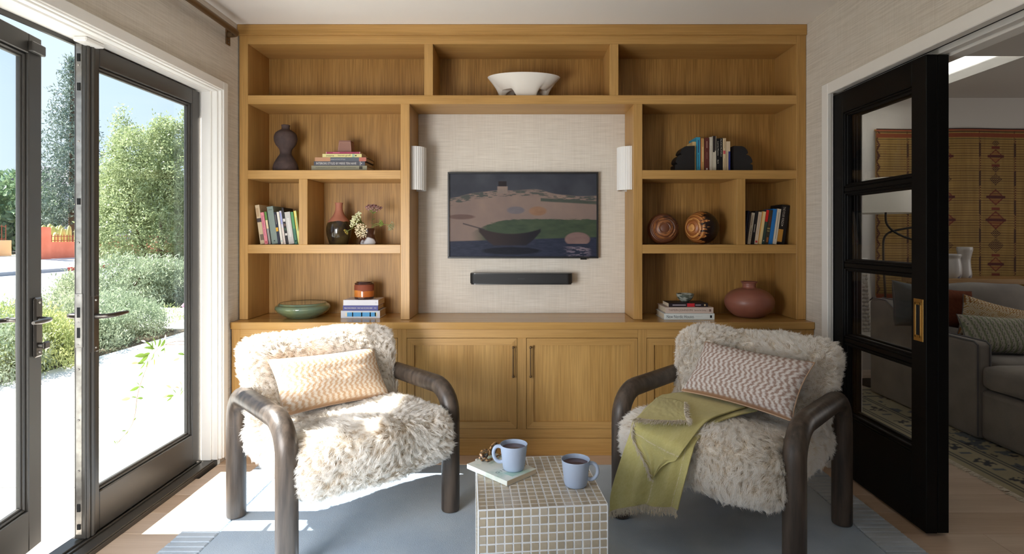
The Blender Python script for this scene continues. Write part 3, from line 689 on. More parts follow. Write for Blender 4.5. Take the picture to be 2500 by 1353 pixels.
rb('mottled dark green and brown book left of the blue book', 855, 962, 265, .135, (56, 50, 36), bands=((.02, .06, (150, 130, 84), -.4, .4), (.1, .13, (140, 130, 80), -.4, .4), (.3, .44, (150, 92, 44), -.2, .3), (-.3, -.05, (92, 48, 40), -.1, .3)))
rb('bright blue hardback leaning beside the tall white book', 966, 1080, 230, .14, (34, 110, 178))
rb('tall white book between the blue and the black book', 1083, 1200, 228, .14, (206, 196, 178), bands=((-.4, .35, (120, 126, 116), -.06, .08),))
rb('thick black novel with a golden picture low on its spine, tallest of its row', 1205, 1440, 110, .155, (22, 18, 18), titles=(('THE FOUR WINDS', -.22, .46, .32, cmat((176, 168, 158)), -.15),), bands=((.13, .45, (176, 126, 50), -.5, .1), (.02, .045, (206, 200, 190), -.2, -.06)))
# horizontal stacks
def stack(zbase, Yf, items, group):
    z = zbase + .0004
    for label, p0, p1, T, D, col, dy, kw in items:
        Y = Yf + dy; L = (p1 - p0) * Y / FPX
        book(label, L, T, D, col, (X((p0 + p1) / 2, Y), Y, z + T / 2), group=group, **kw); z += T + .0005
    return z
zS = stack(S2, 3.375, (
    ('sage grey hardback, bottom of the stack under the leather box', 760, 896, .0355, .185, (150, 146, 122), 0, dict(titles=(('PORTRAITS OF HOME  |  DISC INTERIORS', -.06, .72, .22, cmat((104, 96, 78)), .15),), bands=((.36, .42, (70, 64, 52), -.1, .4),))),
    ('slate grey hardback with white serif lettering in the stack', 766, 891, .0245, .19, (84, 84, 92), 0, dict(titles=(('INTERIORS STYLED BY MIEKE TEN HAVE', -.06, .78, .52, cmat((216, 214, 208))),), bands=((.405, .412, (214, 210, 204), -.45, .45), (.425, .44, (214, 210, 204), -.15, .15)))),
    ('blue-grey and tan printed hardback in the stack', 769, 894, .0235, .18, (92, 96, 104), .003, dict(titles=(('EXECUTIVE STYLE', -.05, .28, .2, cmat((214, 212, 206))),), bands=((-.5, -.2, (186, 140, 106)), (.36, .5, (184, 112, 96))))),
    ('pale yellow paperback with dark lettering in the stack', 787, 883, .0205, .14, (212, 202, 140), .006, dict(hard=False, titles=(('matrix', -.3, .2, .5, M['ink_k']), ('lauren groff', .06, .32, .6, M['ink_k'])), bands=((.26, .32, (150, 176, 150)), (.33, .37, (60, 76, 70), -.2, .2)))),
    ('thin crimson paperback directly under the leather box', 796, 879, .0120, .13, (150, 56, 84), .008, dict(hard=False, bands=((-.3, -.1, (206, 120, 130), -.1, .2), (-.5, -.488, (226, 190, 190)), (.488, .5, (226, 190, 190)))))), 'stack of books under the leather box')
M['leather'] = mat('mauve_brown_leather', s(140, 100, 86), .55, bump=.15, bscale=200); M['stitch'] = mat('pale_stitching', s(186, 146, 128), .7)
lb = thing('leather_box', 'small tapered brown leather box on top of the stack of books', 'box', (X(842, 3.42), 3.45, zS + .0002))
def frustum(a, b, h, d0, d1, z0=0): 
    return G().add([(-a, -d0, z0), (a, -d0, z0), (a, d0, z0), (-a, d0, z0), (-b, -d1, h), (b, -d1, h), (b, d1, h), (-b, d1, h)], [(0, 3, 2, 1), (4, 5, 6, 7), (0, 1, 5, 4), (1, 2, 6, 5), (2, 3, 7, 6), (3, 0, 4, 7)])
obj('body', frustum(.0415, .0355, .064, .038, .032), M['leather'], lb); obj('lid', G().box(-.0365, .0365, -.033, .033, .064, .073, .003), M['leather'], lb)
g = G()
for sx in (-1, 1): g.tube([(sx * .0375, -.0372, .004), (sx * .032, -.0326, .06)], .0007, 6)
g.tube([(-.0375, -.0372, .004), (.0375, -.0372, .004)], .0007, 6).tube([(-.032, -.0326, .06), (.032, -.0326, .06)], .0007, 6); obj('stitching', g, M['stitch'], lb)
stack(CT, 3.357, (
    ('thick white book with blue and yellow blocks, lowest in the stack under the jar', 832, 927.5, .043, .158, (204, 206, 214), 0, dict(bands=((-.34, .4, (82, 160, 214), -.3, .28), (-.21, -.185, (236, 206, 130), -.32, .3), (.02, .05, (236, 206, 130), -.32, .3), (.24, .27, (236, 206, 130), -.32, .3), (.37, .42, (230, 222, 170), -.25, .25), (-.38, -.34, (236, 220, 180), -.25, .25)))),
    ('indigo hardback with white capitals, middle of the stack under the jar', 837, 923, .0295, .148, (84, 86, 146), .002, dict(titles=(('MARILYNNE ROBINSON   WHAT ARE WE DOING HERE?', -.06, .8, .26, M['ink_w']), ('FSG', .42, .06, .2, M['ink_w'])))),
    ('plain white paperback carrying the brown lidded jar', 838, 923.5, .0325, .152, (214, 214, 220), .001, dict(hard=False, bands=((.42, .45, (190, 190, 198), -.14, .14),)))), 'stack of books under the brown jar')
zJ = CT + .0004 + .043 + .0295 + .0325 + .0015
stack(CT, 3.294, (
    ('white hardback with plain dark sans-serif title, bottom of the stack under the marbled bowl', 1621.5, 1744.5, .0350, .205, (206, 212, 210), 0, dict(titles=(('New Nordic Houses', -.18, .54, .48, cmat((50, 62, 66))),), bands=((.12, .26, (150, 158, 158), -.02, .02), (.41, .45, (30, 32, 36), -.22, .22)))),
    ('pale mauve hardback in the middle of the stack under the marbled bowl', 1625, 1742, .0345, .20, (196, 178, 166), .003, dict(titles=(('TAMSIN JOHNSON', -.19, .5, .45, cmat((112, 92, 82))), ('Spaces for Living', .22, .24, .3, cmat((112, 92, 82)))), bands=((.41, .45, (120, 96, 88), -.2, .2),))),
    ('dark paperback with a red patch directly under the marbled bowl', 1632.5, 1728.5, .0205, .14, (38, 28, 34), .025, dict(hard=False, bands=((-.03, .16, (186, 40, 50)), (-.4, -.06, (190, 180, 182), -.12, .12), (.18, .32, (190, 180, 182), -.1, .1), (.40, .44, (206, 176, 130), -.25, .25))))), 'stack of books under the marbled bowl')
zM = CT + .0004 + .035 + .0345 + .0205 + .0015
# ---------------------------------------------------------------- vessels
def spl(pts, n=40):
    """smooth profile through (r, z) points"""
    p = np.array(pts, float); t = np.r_[0, np.cumsum(np.hypot(*np.diff(p, axis=0).T))]; u = np.linspace(0, t[-1], n); out = []
    m = np.gradient(p, t, axis=0)
    for x in u:
        i = min(np.searchsorted(t, x, side='right') - 1, len(t) - 2); h = t[i + 1] - t[i]; q_ = (x - t[i]) / h
        out.append(tuple((2*q_**3-3*q_**2+1)*p[i] + (q_**3-2*q_**2+q_)*h*m[i] + (-2*q_**3+3*q_**2)*p[i+1] + (q_**3-q_**2)*h*m[i+1]))
    return [(max(r, .0005), z) for r, z in out]
def vessel(name, label, cat, loc, outer, wall_, mt, inner=None, n=48, group=None, floor_z=.006):
    """lathed vessel: outer profile up, then the inside down"""
    pr = spl(outer, 44); ins = [(max(r - wall_, .002), z) for r, z in reversed(pr) if z > floor_z]
    o = obj(name, G().lathe(pr + [(pr[-1][0] - wall_ * .5, pr[-1][1] + wall_ * .3)] + ins + [(.001, floor_z)], n, cap1=False), mt, loc=loc, smooth=50)
    return tag(o, label, cat, group)
M['darkclay'] = mat('charcoal_clay', s(66, 56, 54), .8, spec=.2, col2=s(88, 72, 68), vscale=14, bump=.35, bscale=160)
pr = spl([(.066, 0), (.0715, .012), (.068, .045), (.048, .085), (.033, .112), (.036, .135), (.058, .168), (.066, .205), (.058, .232), (.036, .25), (.024, .258), (.0225, .268), (.025, .281)], 60)
tag(obj('gourd_vase', G().lathe(pr + [(.021, .2835), (.017, .28), (.014, .24)], 48), M['darkclay'], loc=(X(697.5, 3.42), 3.42, S2 + .0005), smooth=60), 'matt charcoal clay vase shaped like a double gourd', 'vase')
def glaze2(name, base, lo, hi, zsplit, rough=.12, nsc=14, ps=(.38, .62)):
    m = mat(name, base, .6); nt = m.node_tree; n, l = nt.nodes, nt.links; p = n['Principled BSDF']
    tc = n.new('ShaderNodeTexCoord'); sx = n.new('ShaderNodeSeparateXYZ'); nz = n.new('ShaderNodeTexNoise'); nz.inputs['Scale'].default_value = nsc
    l.new(tc.outputs['Object'], sx.inputs[0]); l.new(tc.outputs['Object'], nz.inputs['Vector'])
    ma = n.new('ShaderNodeMath'); ma.operation = 'MULTIPLY_ADD'; ma.inputs[1].default_value = .035; l.new(nz.outputs[0], ma.inputs[0]); l.new(sx.outputs['Z'], ma.inputs[2])
    gt = n.new('ShaderNodeMath'); gt.operation = 'GREATER_THAN'; gt.inputs[1].default_value = zsplit + .0175; l.new(ma.outputs[0], gt.inputs[0])
    rp = n.new('ShaderNodeValToRGB'); rp.color_ramp.elements[0].position = ps[0]; rp.color_ramp.elements[1].position = ps[1]; rp.color_ramp.elements[0].color = (*lo, 1); rp.color_ramp.elements[1].color = (*hi, 1); l.new(nz.outputs[0], rp.inputs[0])
    mx = n.new('ShaderNodeMix'); mx.data_type = 'RGBA'; l.new(gt.outputs[0], mx.inputs[0]); l.new(rp.outputs[0], mx.inputs[6]); mx.inputs[7].default_value = (*base, 1); l.new(mx.outputs[2], p.inputs['Base Color'])
    mr = n.new('ShaderNodeMath'); mr.operation = 'MULTIPLY_ADD'; mr.inputs[1].default_value = .6; mr.inputs[2].default_value = rough; l.new(gt.outputs[0], mr.inputs[0]); l.new(mr.outputs[0], p.inputs['Roughness'])
    return m
M['bottle'] = glaze2('terracotta_with_dark_glaze', s(158, 98, 76), s(34, 22, 18), s(70, 58, 34), .135)
vessel('bottle_vase', 'terracotta bottle vase with a dark glossy glaze over its belly', 'vase', (X(827.6, 3.43), 3.43, S3 + .0005), [(.054, 0), (.058, .012), (.070, .055), (.0735, .085), (.070, .115), (.055, .145), (.036, .170), (.0245, .195), (.0205, .225), (.0225, .242), (.0245, .247)], .004, M['bottle'])
M['budvase'] = glaze2('white_and_brown_glaze', s(66, 40, 28), s(74, 44, 30), s(206, 204, 206), .2, .2, 9, (.54, .58))
bv = vessel('bud_vase', 'small brown and white glazed vase holding the wild flowers', 'vase', (X(899.5, 3.41), 3.41, S3 + .0005), [(.052, 0), (.055, .006), (.050, .02), (.042, .045), (.0385, .07), (.040, .094)], .004, M['budvase'])
M['celadon'] = mat('green_glaze', s(112, 122, 84), .08, spec=.6, col2=s(92, 110, 92), vscale=9, coat=.5); M['bowlin'] = mat('dark_green_glaze', s(40, 48, 46), .12)
gb = thing('green_bowl', 'wide glossy green glazed bowl on the left end of the counter', 'bowl', (X(739.5, 3.40), 3.40, CT + .0005))
pr = spl([(.088, 0), (.094, .004), (.125, .022), (.150, .045), (.156, .060), (.150, .072), (.137, .079), (.133, .086)], 40)
obj('body', G().lathe(pr, 64), M['celadon'], gb, smooth=60)
obj('interior', G().lathe([(.133, .0862), (.130, .0875), (.127, .0862), (.140, .065), (.120, .03), (.08, .014), (.001, .012)], 64, cap0=False, cap1=False), M['bowlin'], gb, smooth=60)
M['amber'] = glaze2('amber_brown_glaze', s(128, 62, 36), s(196, 122, 54), s(176, 96, 44), .05, .15); M['jarlid'] = mat('dark_brown_glaze', s(62, 36, 30), .15, coat=.4)
jr = thing('lidded_jar', 'amber brown lidded jar on top of the white paperback', 'jar', (X(889.3, 3.42), 3.42, zJ))
obj('body', G().lathe([(.054, .012), (.0575, .016), (.0575, .08), (.054, .087)], 48), M['amber'], jr, smooth=40)
obj('foot', G().lathe([(.054, 0), (.0565, .004), (.0565, .013), (.05, .014)], 48), M['jarlid'], jr, smooth=40)
obj('lid', G().lathe([(.055, .087), (.0565, .09), (.054, .096), (.047, .0985), (.046, .1035), (.02, .106), (.001, .1062)], 48), M['jarlid'], jr, smooth=40)
M['bisque'] = mat('white_bisque', s(222, 216, 206), .75, spec=.2)
legs = [math.radians(a) for a in (276, 36, 156)]
def arch(phi):
    d = min(abs((phi - a + PI) % (2 * PI) - PI) for a in legs); t = min(1, max(0, (d - .30) / .42)); return .058 * t * t * (3 - 2 * t)
rp_ = [(.143, 0), (.147, .02), (.155, .045), (.170, .075), (.192, .106), (.217, .1365)]
zz_ = np.array([z for r, z in rp_]); rr_ = np.array([r for r, z in rp_])
def fbo(u, v):
    ph = 2 * PI * u; z0 = arch(ph); z = z0 + (.1365 - z0) * v; d = z0 / .058
    r = float(np.interp(z, zz_, rr_)) - .028 * d * (1 - v) ** 2; return (r * math.cos(ph), r * math.sin(ph), z)
g = G().grid(120, 16, fbo, True); n0 = 15 * 120
def fbi(u, v):
    ph = 2 * PI * u; r = (.213, .175, .13, .07, .002)[round(v * 4)]; z = (.137, .10, .08, .072, .07)[round(v * 4)]; return (r * math.cos(ph), r * math.sin(ph), z)
b0 = len(g.v); g.grid(120, 5, fbi, True)
for i in range(120): j = (i + 1) % 120; g.f.append((n0 + i, n0 + j, b0 + j, b0 + i)); g.m.append(0)
def fbu(u, v):
    ph = 2 * PI * u; z0 = arch(ph); d = z0 / .058; r = (.143 - .028 * d) * (1 - v) ** 1 + .001; t = min(1, v * 2.2); return (r * math.cos(ph) if v else fbo(u, 0)[0], r * math.sin(ph) if v else fbo(u, 0)[1], z0 + (.06 - z0) * t * t * (3 - 2 * t) if z0 < .06 else z0)
g.grid(120, 10, fbu, True)
g.v = [(a, b * .58, c) for a, b, c in g.v]
tag(obj('footed_bowl', g, M['bisque'], loc=(X(1279, 3.43), 3.43, S1 + .0005), smooth=60), 'wide white bowl on three flowing feet in the top middle compartment', 'bowl')
M['blackstone'] = mat('black_bookend', s(20, 18, 20), .5, bump=.1, bscale=120)
def bookend(label, px0, px1, sgn):
    Y = 3.42; w = (px1 - px0) * Y / FPX; h = Z(359.5, Y) - S2
    # scalloped quarter outline: three lobes falling away from the books
    pts = [(0, 0), (0, h)]
    for (c, cz_, r, a0, a1) in ((.36 * w, .66 * h, .33 * h, 95, 10), (.62 * w, .36 * h, .30 * h, 85, 0), (.80 * w, .0, .30 * h, 80, 0)):
        for k_ in range(9):
            a = math.radians(a0 + (a1 - a0) * k_ / 8); pts.append((min(w, c + r * math.cos(a) * .9), cz_ + r * math.sin(a)))
    pts[-1] = (w, 0)
    g = G().prism([(-sgn * x, z) for x, z in pts], 1, -.05, .05)
    return tag(obj('bookend', g, M['blackstone'], loc=(X(px1 if sgn > 0 else px0, Y), Y, S2 + .0005), smooth=0), label, 'bookend', 'black bookends')
bookend('black scalloped bookend at the cream end of the row of books', 1642.5, 1690.0, 1)
bookend('black scalloped bookend at the blue end of the row of books', 1783.8, 1829.5, -1)
def turned(label, px, py, rpx, axis, m, grooves):
    Y = 3.42; r = rpx * Y / FPX; pr = []
    for i in range(81):
        t = -PI / 2 + PI * i / 80; rr = r
        for c, w, d in grooves:
            if abs(math.degrees(t) - c) < w: rr = r - d
        pr.append((max(.0004, rr * math.cos(t)), rr * math.sin(t)))
    g = G().lathe(pr, 64, cap0=False, cap1=False)
    q_ = Vector(axis).normalized().to_track_quat('Z', 'Y'); g.xf(q_.to_matrix().to_4x4())
    tag(obj('wooden_ball', g, m, loc=(X(px, Y), Y, S3 + .0008 + r), smooth=30), label, 'ball', 'turned wooden balls')
def ringwood(name, a, b, dk, axis, burn):
    m = bpy.data.materials.new(name); m.use_nodes = True; nt = m.node_tree; n, l = nt.nodes, nt.links; p = n['Principled BSDF']; p.inputs['Roughness'].default_value = .4
    tc = n.new('ShaderNodeTexCoord'); ax = Vector(axis).normalized()
    dt = n.new('ShaderNodeVectorMath'); dt.operation = 'DOT_PRODUCT'; dt.inputs[1].default_value = ax; l.new(tc.outputs['Object'], dt.inputs[0])
    nz = n.new('ShaderNodeTexNoise'); nz.inputs['Scale'].default_value = 16; nz.inputs['Detail'].default_value = 4; l.new(tc.outputs['Object'], nz.inputs['Vector'])
    ma = n.new('ShaderNodeMath'); ma.operation = 'MULTIPLY_ADD'; ma.inputs[1].default_value = .02; l.new(nz.outputs[0], ma.inputs[0]); l.new(dt.outputs['Value'], ma.inputs[2])
    sn = n.new('ShaderNodeMath'); sn.operation = 'SINE'; m2 = n.new('ShaderNodeMath'); m2.operation = 'MULTIPLY'; m2.inputs[1].default_value = 430; l.new(ma.outputs[0], m2.inputs[0]); l.new(m2.outputs[0], sn.inputs[0])
    rp = n.new('ShaderNodeValToRGB'); rp.color_ramp.elements[0].position = .2; rp.color_ramp.elements[1].position = .9; rp.color_ramp.elements[0].color = (*b, 1); rp.color_ramp.elements[1].color = (*a, 1); l.new(sn.outputs[0], rp.inputs[0])
    mp = n.new('ShaderNodeMapping'); mp.inputs['Rotation'].default_value = (0, .5, .6); mp.inputs['Scale'].default_value = (20, 60, 90); l.new(tc.outputs['Object'], mp.inputs[0])
    n2 = n.new('ShaderNodeTexNoise'); n2.inputs['Scale'].default_value = 1; n2.inputs['Detail'].default_value = 2; l.new(mp.outputs[0], n2.inputs['Vector'])
    sx = n.new('ShaderNodeVectorMath'); sx.operation = 'DOT_PRODUCT'; sx.inputs[1].default_value = (-5, 1.5, 0) if burn else (-2, 1, -2); l.new(tc.outputs['Object'], sx.inputs[0])
    sb_ = n.new('ShaderNodeMath'); sb_.operation = 'SUBTRACT'; l.new(n2.outputs[0], sb_.inputs[0]); l.new(sx.outputs['Value'], sb_.inputs[1])
    r2 = n.new('ShaderNodeValToRGB'); r2.color_ramp.elements[0].position = .52 if burn else .7; r2.color_ramp.elements[1].position = .58 if burn else .85; l.new(sb_.outputs[0], r2.inputs[0])
    mx = n.new('ShaderNodeMix'); mx.data_type = 'RGBA'; l.new(r2.outputs[0], mx.inputs[0]); l.new(rp.outputs[0], mx.inputs[6]); mx.inputs[7].default_value = (*dk, 1); l.new(mx.outputs[2], p.inputs['Base Color'])
    return m
turned('dark turned wooden ball with rings facing the room', 1618.7, 560, 37.5, (-.12, -1, .05), ringwood('ball_dark_rings', s(150, 96, 54), s(100, 56, 32), s(50, 24, 18), (-.12, -1, .05), False), ((72, 1.6, .003), (52, 2.4, .005), (42, 2, .003), (33, 2, .003), (24, 1.6, .002), (10, 1.4, .002)))
turned('paler wooden ball with burnt flecked grain', 1712.8, 559, 40.2, (-.85, -.6, .0), ringwood('ball_burnt_grain', s(206, 146, 80), s(150, 88, 42), s(28, 14, 12), (-.85, -.6, 0), True), ((74, 1.5, .003), (60, 1.2, .002), (50, 1.2, .002)))
M['mauveclay'] = mat('mauve_burnished_clay', s(142, 90, 74), .38, spec=.4, col2=s(128, 78, 62), vscale=7)
vessel('round_vase', 'squat round mauve clay vase with a ringed neck', 'vase', (X(1829, 3.41), 3.41, CT + .0005), [(.060, 0), (.072, .003), (.11, .028), (.136, .065), (.1405, .093), (.130, .125), (.100, .152), (.062, .168), (.040, .174), (.0375, .18), (.0395, .184), (.037, .188), (.0395, .192), (.037, .196), (.040, .200), (.047, .206), (.0475, .210)], .004, M['mauveclay'])
M['marble'] = mat('marbled_glaze', s(170, 172, 160), .3, col2=s(86, 92, 80), vscale=26, stretch=(1, 1, 2), sharp=(.44, .56))
vessel('marbled_bowl', 'tiny grey marbled bowl on the dark paperback', 'bowl', (X(1672.5, 3.40), 3.40, zM), [(.018, 0), (.022, .002), (.036, .014), (.047, .03), (.051, .047)], .0035, M['marble'], floor_z=.004)
# ---------------------------------------------------------------- wild flowers in the bud vase
M['stem'] = mat('green_stem', s(128, 138, 70), .6); M['stem2'] = mat('brown_stem', s(110, 92, 60), .6)
F_ = [('cream umbel flower drooping left over the bottle vase', (869, 536), 22, (232, 226, 196), (-.65, -.5, .4), 46, (196, 200, 140)),
      ('ivory umbel flower hanging over the front of the bud vase', (882, 563), 18, (236, 222, 190), (-.35, -.9, -.05), 54, (226, 206, 170)),
      ('dusty mauve umbel flower standing highest in the bud vase', (912, 508.5), 20, (176, 138, 132), (.15, -.35, .9), 50, (140, 100, 96)),
      ('small bright green umbel bud on a curved stem', (930, 545), 8, (168, 196, 96), (.9, -.4, .1), 26, (130, 170, 70)),
      ('grey-green seed head drooping at the far right of the flowers', (955, 553), 11, (176, 184, 150), (.75, -.5, -.4), 26, (150, 150, 110)),
      ('faded yellow flower bending down at the left of the bud vase', (845, 566), 8, (196, 172, 84), (-.7, -.5, -.5), 22, (176, 150, 70))]
zv = S3 + .085; STEMS = []
for i, (lab, (px, py), rp, col, dr, n_, col2) in enumerate(F_):
    Y = 3.36 - .012 * (i % 3); hd = Vector((X(px, Y), Y, Z(py, Y))); R = rp * Y / FPX; d = Vector(dr).normalized()
    b = Vector((X(899.5, 3.41) + (.02 if hd.x > X(899.5, 3.41) else -.02), 3.405, zv))
    o = thing('flower', lab, 'flower', tuple(b), group='wild flowers in the bud vase')
    L = lambda p: tuple(Vector(p) - b)
    low = b + Vector((0, .0, -.06)); c1 = b + Vector(((hd.x - b.x) * .25, -.01, max(.03, (hd.z - b.z) * .7) + .012)); nk = hd - d * R * .75
    pts = []
    for t in np.linspace(0, 1, 12): pts.append((b * (1 - t) ** 3 + (b + Vector((0, 0, .03))) * 3 * t * (1 - t) ** 2 + c1 * 3 * t * t * (1 - t) * .5 + (nk - d * R * .8) * 3 * t * t * (1 - t) * .5 + nk * t ** 3))
    obj('stem', G().tube([L(low)] + [L(p) for p in pts], .0017, 7), M['stem' if i != 2 else 'stem2'], o)
    STEMS.append((o, L(pts[6]), pts[7] - pts[5]))
    g = G(); g2 = G(); t1_ = d.orthogonal().normalized(); t2_ = d.cross(t1_)
    for k_ in range(n_):
        rr = R * math.sqrt((k_ + .5) / n_); a = k_ * 2.39996; e = hd + t1_ * rr * math.cos(a) + t2_ * rr * math.sin(a) + d * (R * .28 * (1 - (rr / R) ** 2)) + Vector([rnd.uniform(-1, 1) for _ in range(3)]) * R * .06
        g2.tube([L(nk), L(e)], .0005, 4, caps=False)
        rb_ = R * rnd.uniform(.085, .14)
        for _ in range(4): g.sphere(L(e + Vector([rnd.uniform(-1, 1) for _ in range(3)]) * rb_ * .8), rb_ * .62, 6, 4)
    m1 = mat('petals_%d' % i, s(*col), .8, spec=.1, col2=s(*col2), vscale=60)
    tag(obj('florets', g, m1, o, smooth=60), kind='stuff'); obj('rays', g2, M['stem'], o)
g = G(); b = Vector((X(899.5, 3.41), 3.40, zv)); 
def leaf_poly(g, p, d, w, ln, up=Vector((0, 0, 1)), seg=5, curl=.15):
    """one leaf blade as a folded strip"""
    d = Vector(d).normalized(); sd = d.cross(up); sd = sd.normalized() if sd.length > .01 else Vector((1, 0, 0)); nn = sd.cross(d); vs = []; fs = []
    for i in range(seg + 1):
        t = i / seg; ww = w * math.sin(PI * min(1, t * .93 + .04)) ** .8; c = Vector(p) + d * ln * t - nn * (curl * ln * t * t); vs += [c - sd * ww / 2 + nn * ww * .18, c, c + sd * ww / 2 + nn * ww * .18]
    for i in range(seg):
        a = i * 3; fs += [(a, a + 1, a + 4, a + 3), (a + 1, a + 2, a + 5, a + 4)]
    return g.add(vs, fs)
M['leaf'] = leafmat('flower_leaf', s(96, 128, 56), s(126, 146, 70))
for i, sd in ((0, -1), (2, 1), (3, -1)):
    o, p_, tg = STEMS[i]; gg = G(); leaf_poly(gg, p_, Vector((sd * .8, -.35, .5)), .011, .026); obj('leaf', gg, M['leaf'], o)
# ---------------------------------------------------------------- rug
M['rug'] = mat('blue_grey_wool', s(178, 191, 203), .95, spec=.05, col2=s(148, 165, 184), vscale=2.2, vdet=8, bump=.5, bscale=420, sheen=.2)
M['rug2'] = mat('blue_grey_wool_border', s(190, 199, 207), .95, spec=.05, col2=s(166, 178, 190), vscale=3, vdet=8, bump=.6, bscale=420, sheen=.2)
rug = thing('area_rug', 'blue-grey wool rug with ribbed borders under the armchairs', 'rug', (.08, 1.9, .0006))
RX0, RX1, RY0, RY1, RT = -1.402, 1.560, .75, 3.048, .0115
def W(g, nm, m, par, **k): return obj(nm, g, m, par, world=True, **k)
W(G().box(RX0 + .163, RX1 - .163, RY0 + .163, RY1 - .002, .001, RT, .003), 'field', M['rug'], rug)
for a, b in ((RX0, RX0 + .160), (RX1 - .160, RX1)):
    g = G(); y = RY0
    while y < RY1 - .02:
        w = .0365 + rnd.uniform(-.003, .003); g.box(a + rnd.uniform(-.002, .002), b, y, min(RY1, y + w - .0045), .001, RT + rnd.uniform(-.0008, .0008), .004); y += w
    W(g, 'ribbed_border', M['rug2'], rug)['kind'] = 'stuff'
W(G().box(RX0 + .002, RX1 - .002, RY0, RY1 - .002, .0008, .004), 'backing', M['rug'], rug)
zR = RT + .0006                                   # rug surface
# ---------------------------------------------------------------- mosaic cube table
TP, TH_ = .02668, .0977
tx, ty = -4.947 * TP, 64.81 * TP
tzt = EYE - 31.006 * TP                            # top of the table
tab = thing('mosaic_table', 'cube side table covered in small beige mosaic tiles with pale grout', 'side table', (tx, ty, 0), (0, 0, TH_))
TW = 15 * TP; zB = zR + .0006
M['grout'] = mat('pale_grout', s(222, 225, 228), .8, spec=.2, bump=.2, bscale=300)
tilem = [mat('tile_%d' % i, c, .16, spec=.5, col2=c2, vscale=40, bump=.05, bscale=120) for i, (c, c2) in enumerate(((s(176, 164, 143), s(169, 157, 136)), (s(182, 170, 150), s(176, 164, 143)), (s(170, 159, 140), s(164, 153, 135)), (s(186, 176, 160), s(178, 168, 151))))]
obj('body', G().box(.0013, TW - .0013, .0013, TW - .0013, zB, tzt - .0013, .004), M['grout'], tab)
edge = G()
for a, b in (((.002, .002), (TW - .002, .002)), ((.002, TW - .002), (TW - .002, TW - .002)), ((.002, .002), (.002, TW - .002)), ((TW - .002, .002), (TW - .002, TW - .002))): edge.tube([(a[0], a[1], tzt - .0022), (b[0], b[1], tzt - .0022)], .0028, 8)
for a, b in ((.002, .002), (TW - .002, .002), (.002, TW - .002), (TW - .002, TW - .002)): edge.tube([(a, b, zB), (a, b, tzt - .002)], .0028, 8)
obj('edge_grout', edge, M['grout'], tab)
def tilemesh(m):
    h = (TP - .0045) / 2; me = obj('tile', G().box(-h, h, -h, h, -.003, 0, .0012), m, tab)
    return me
protos = [tilemesh(m) for m in tilem]; used = [False] * 4
def place_tile(loc, rot):
    k = rnd.choice((0, 0, 1, 1, 2, 3)); o = protos[k]
    if used[k]: o = o.copy(); COL.objects.link(o)
    used[k] = True; o.location = loc; o.rotation_euler = rot
jit = lambda a: rnd.uniform(-a, a)
for j in range(15):
    for i in range(15):
        place_tile(((i + .5) * TP + jit(.0004), (j + .5) * TP + jit(.0004), tzt + jit(.0003)), (jit(.012), jit(.012), jit(.015)))
for r in range(5):
    for i in range(15):
        place_tile(((i + .5) * TP + jit(.0004), -.0001 + jit(.0002), tzt - (r + .5) * TP + jit(.0004)), (PI / 2 + jit(.012), jit(.015), jit(.012)))
rest = [G() for _ in tilem]; h = (TP - .0045) / 2
for side in range(4):
    for r in range(15):
        for i in range(15):
            if side == 0 and r < 5: continue
            u, z = (i + .5) * TP, tzt - (r + .5) * TP
            if z - h < zB + .001: continue
            g = rest[rnd.randrange(4)]
            if side == 0: g.box(u - h, u + h, -.0001, .0028, z - h, z + h, .001)
            elif side == 1: g.box(u - h, u + h, TW - .0028, TW + .0001, z - h, z + h, .001)
            elif side == 2: g.box(-.0001, .0028, u - h, u + h, z - h, z + h, .001)
            else: g.box(TW - .0028, TW + .0001, u - h, u + h, z - h, z + h, .001)
gm = G()
for k, r_ in enumerate(rest): gm.cur = k; gm.add(r_.v, r_.f)
obj('lower_tiles', gm, tilem, tab)['kind'] = 'stuff'
# ---------------------------------------------------------------- mugs, book and glasses on the table
M['mugblue'] = mat('pale_blue_stoneware', s(168, 183, 206), .5, spec=.35, col2=s(160, 175, 199), vscale=8, bump=.04, bscale=150)
M['cocoa'] = mat('milky_coffee', s(84, 58, 52), .12, spec=.5)
def mug(label, x, y, z, ang):
    o = thing('mug', label, 'mug', (x, y, z), (0, 0, ang), group='pale blue mugs on the table')
    pr = [(.028, 0), (.0335, .0006), (.0365, .004), (.0385, .012), (.0425, .045), (.0465, .0800), (.0478, .0855), (.0472, .0868), (.0460, .0862), (.0445, .078), (.041, .045), (.037, .012), (.033, .008), (.0005, .007)]
    obj('body', G().lathe(pr, 56, cap1=False), M['mugblue'], o, smooth=50)
    c = [(.041, .072), (.052, .076), (.064, .072), (.0715, .058), (.0705, .040), (.061, .026), (.050, .0215), (.038, .024)]
    pts = spl(c, 26); obj('handle', G().tube([(a, 0, b) for a, b in pts], [.0058 + .0012 * abs(t - .5) for t in np.linspace(0, 1, 26)], 12), M['mugblue'], o, smooth=60)
    obj('drink', G().lathe([(.0005, .0725), (.0436, .0725), (.0434, .071), (.0005, .070)], 48, cap0=False, cap1=False), M['cocoa'], o)
bkT = .0165; bz0 = tzt + .0008
bl, bf, br = Vector((-.186, 2.047, 0)), Vector((-.0487, 1.8925, 0)), Vector((.0527, 1.996, 0))
ang = math.atan2(br.y - bf.y, br.x - bf.x); Wd, Ln = .142, .205
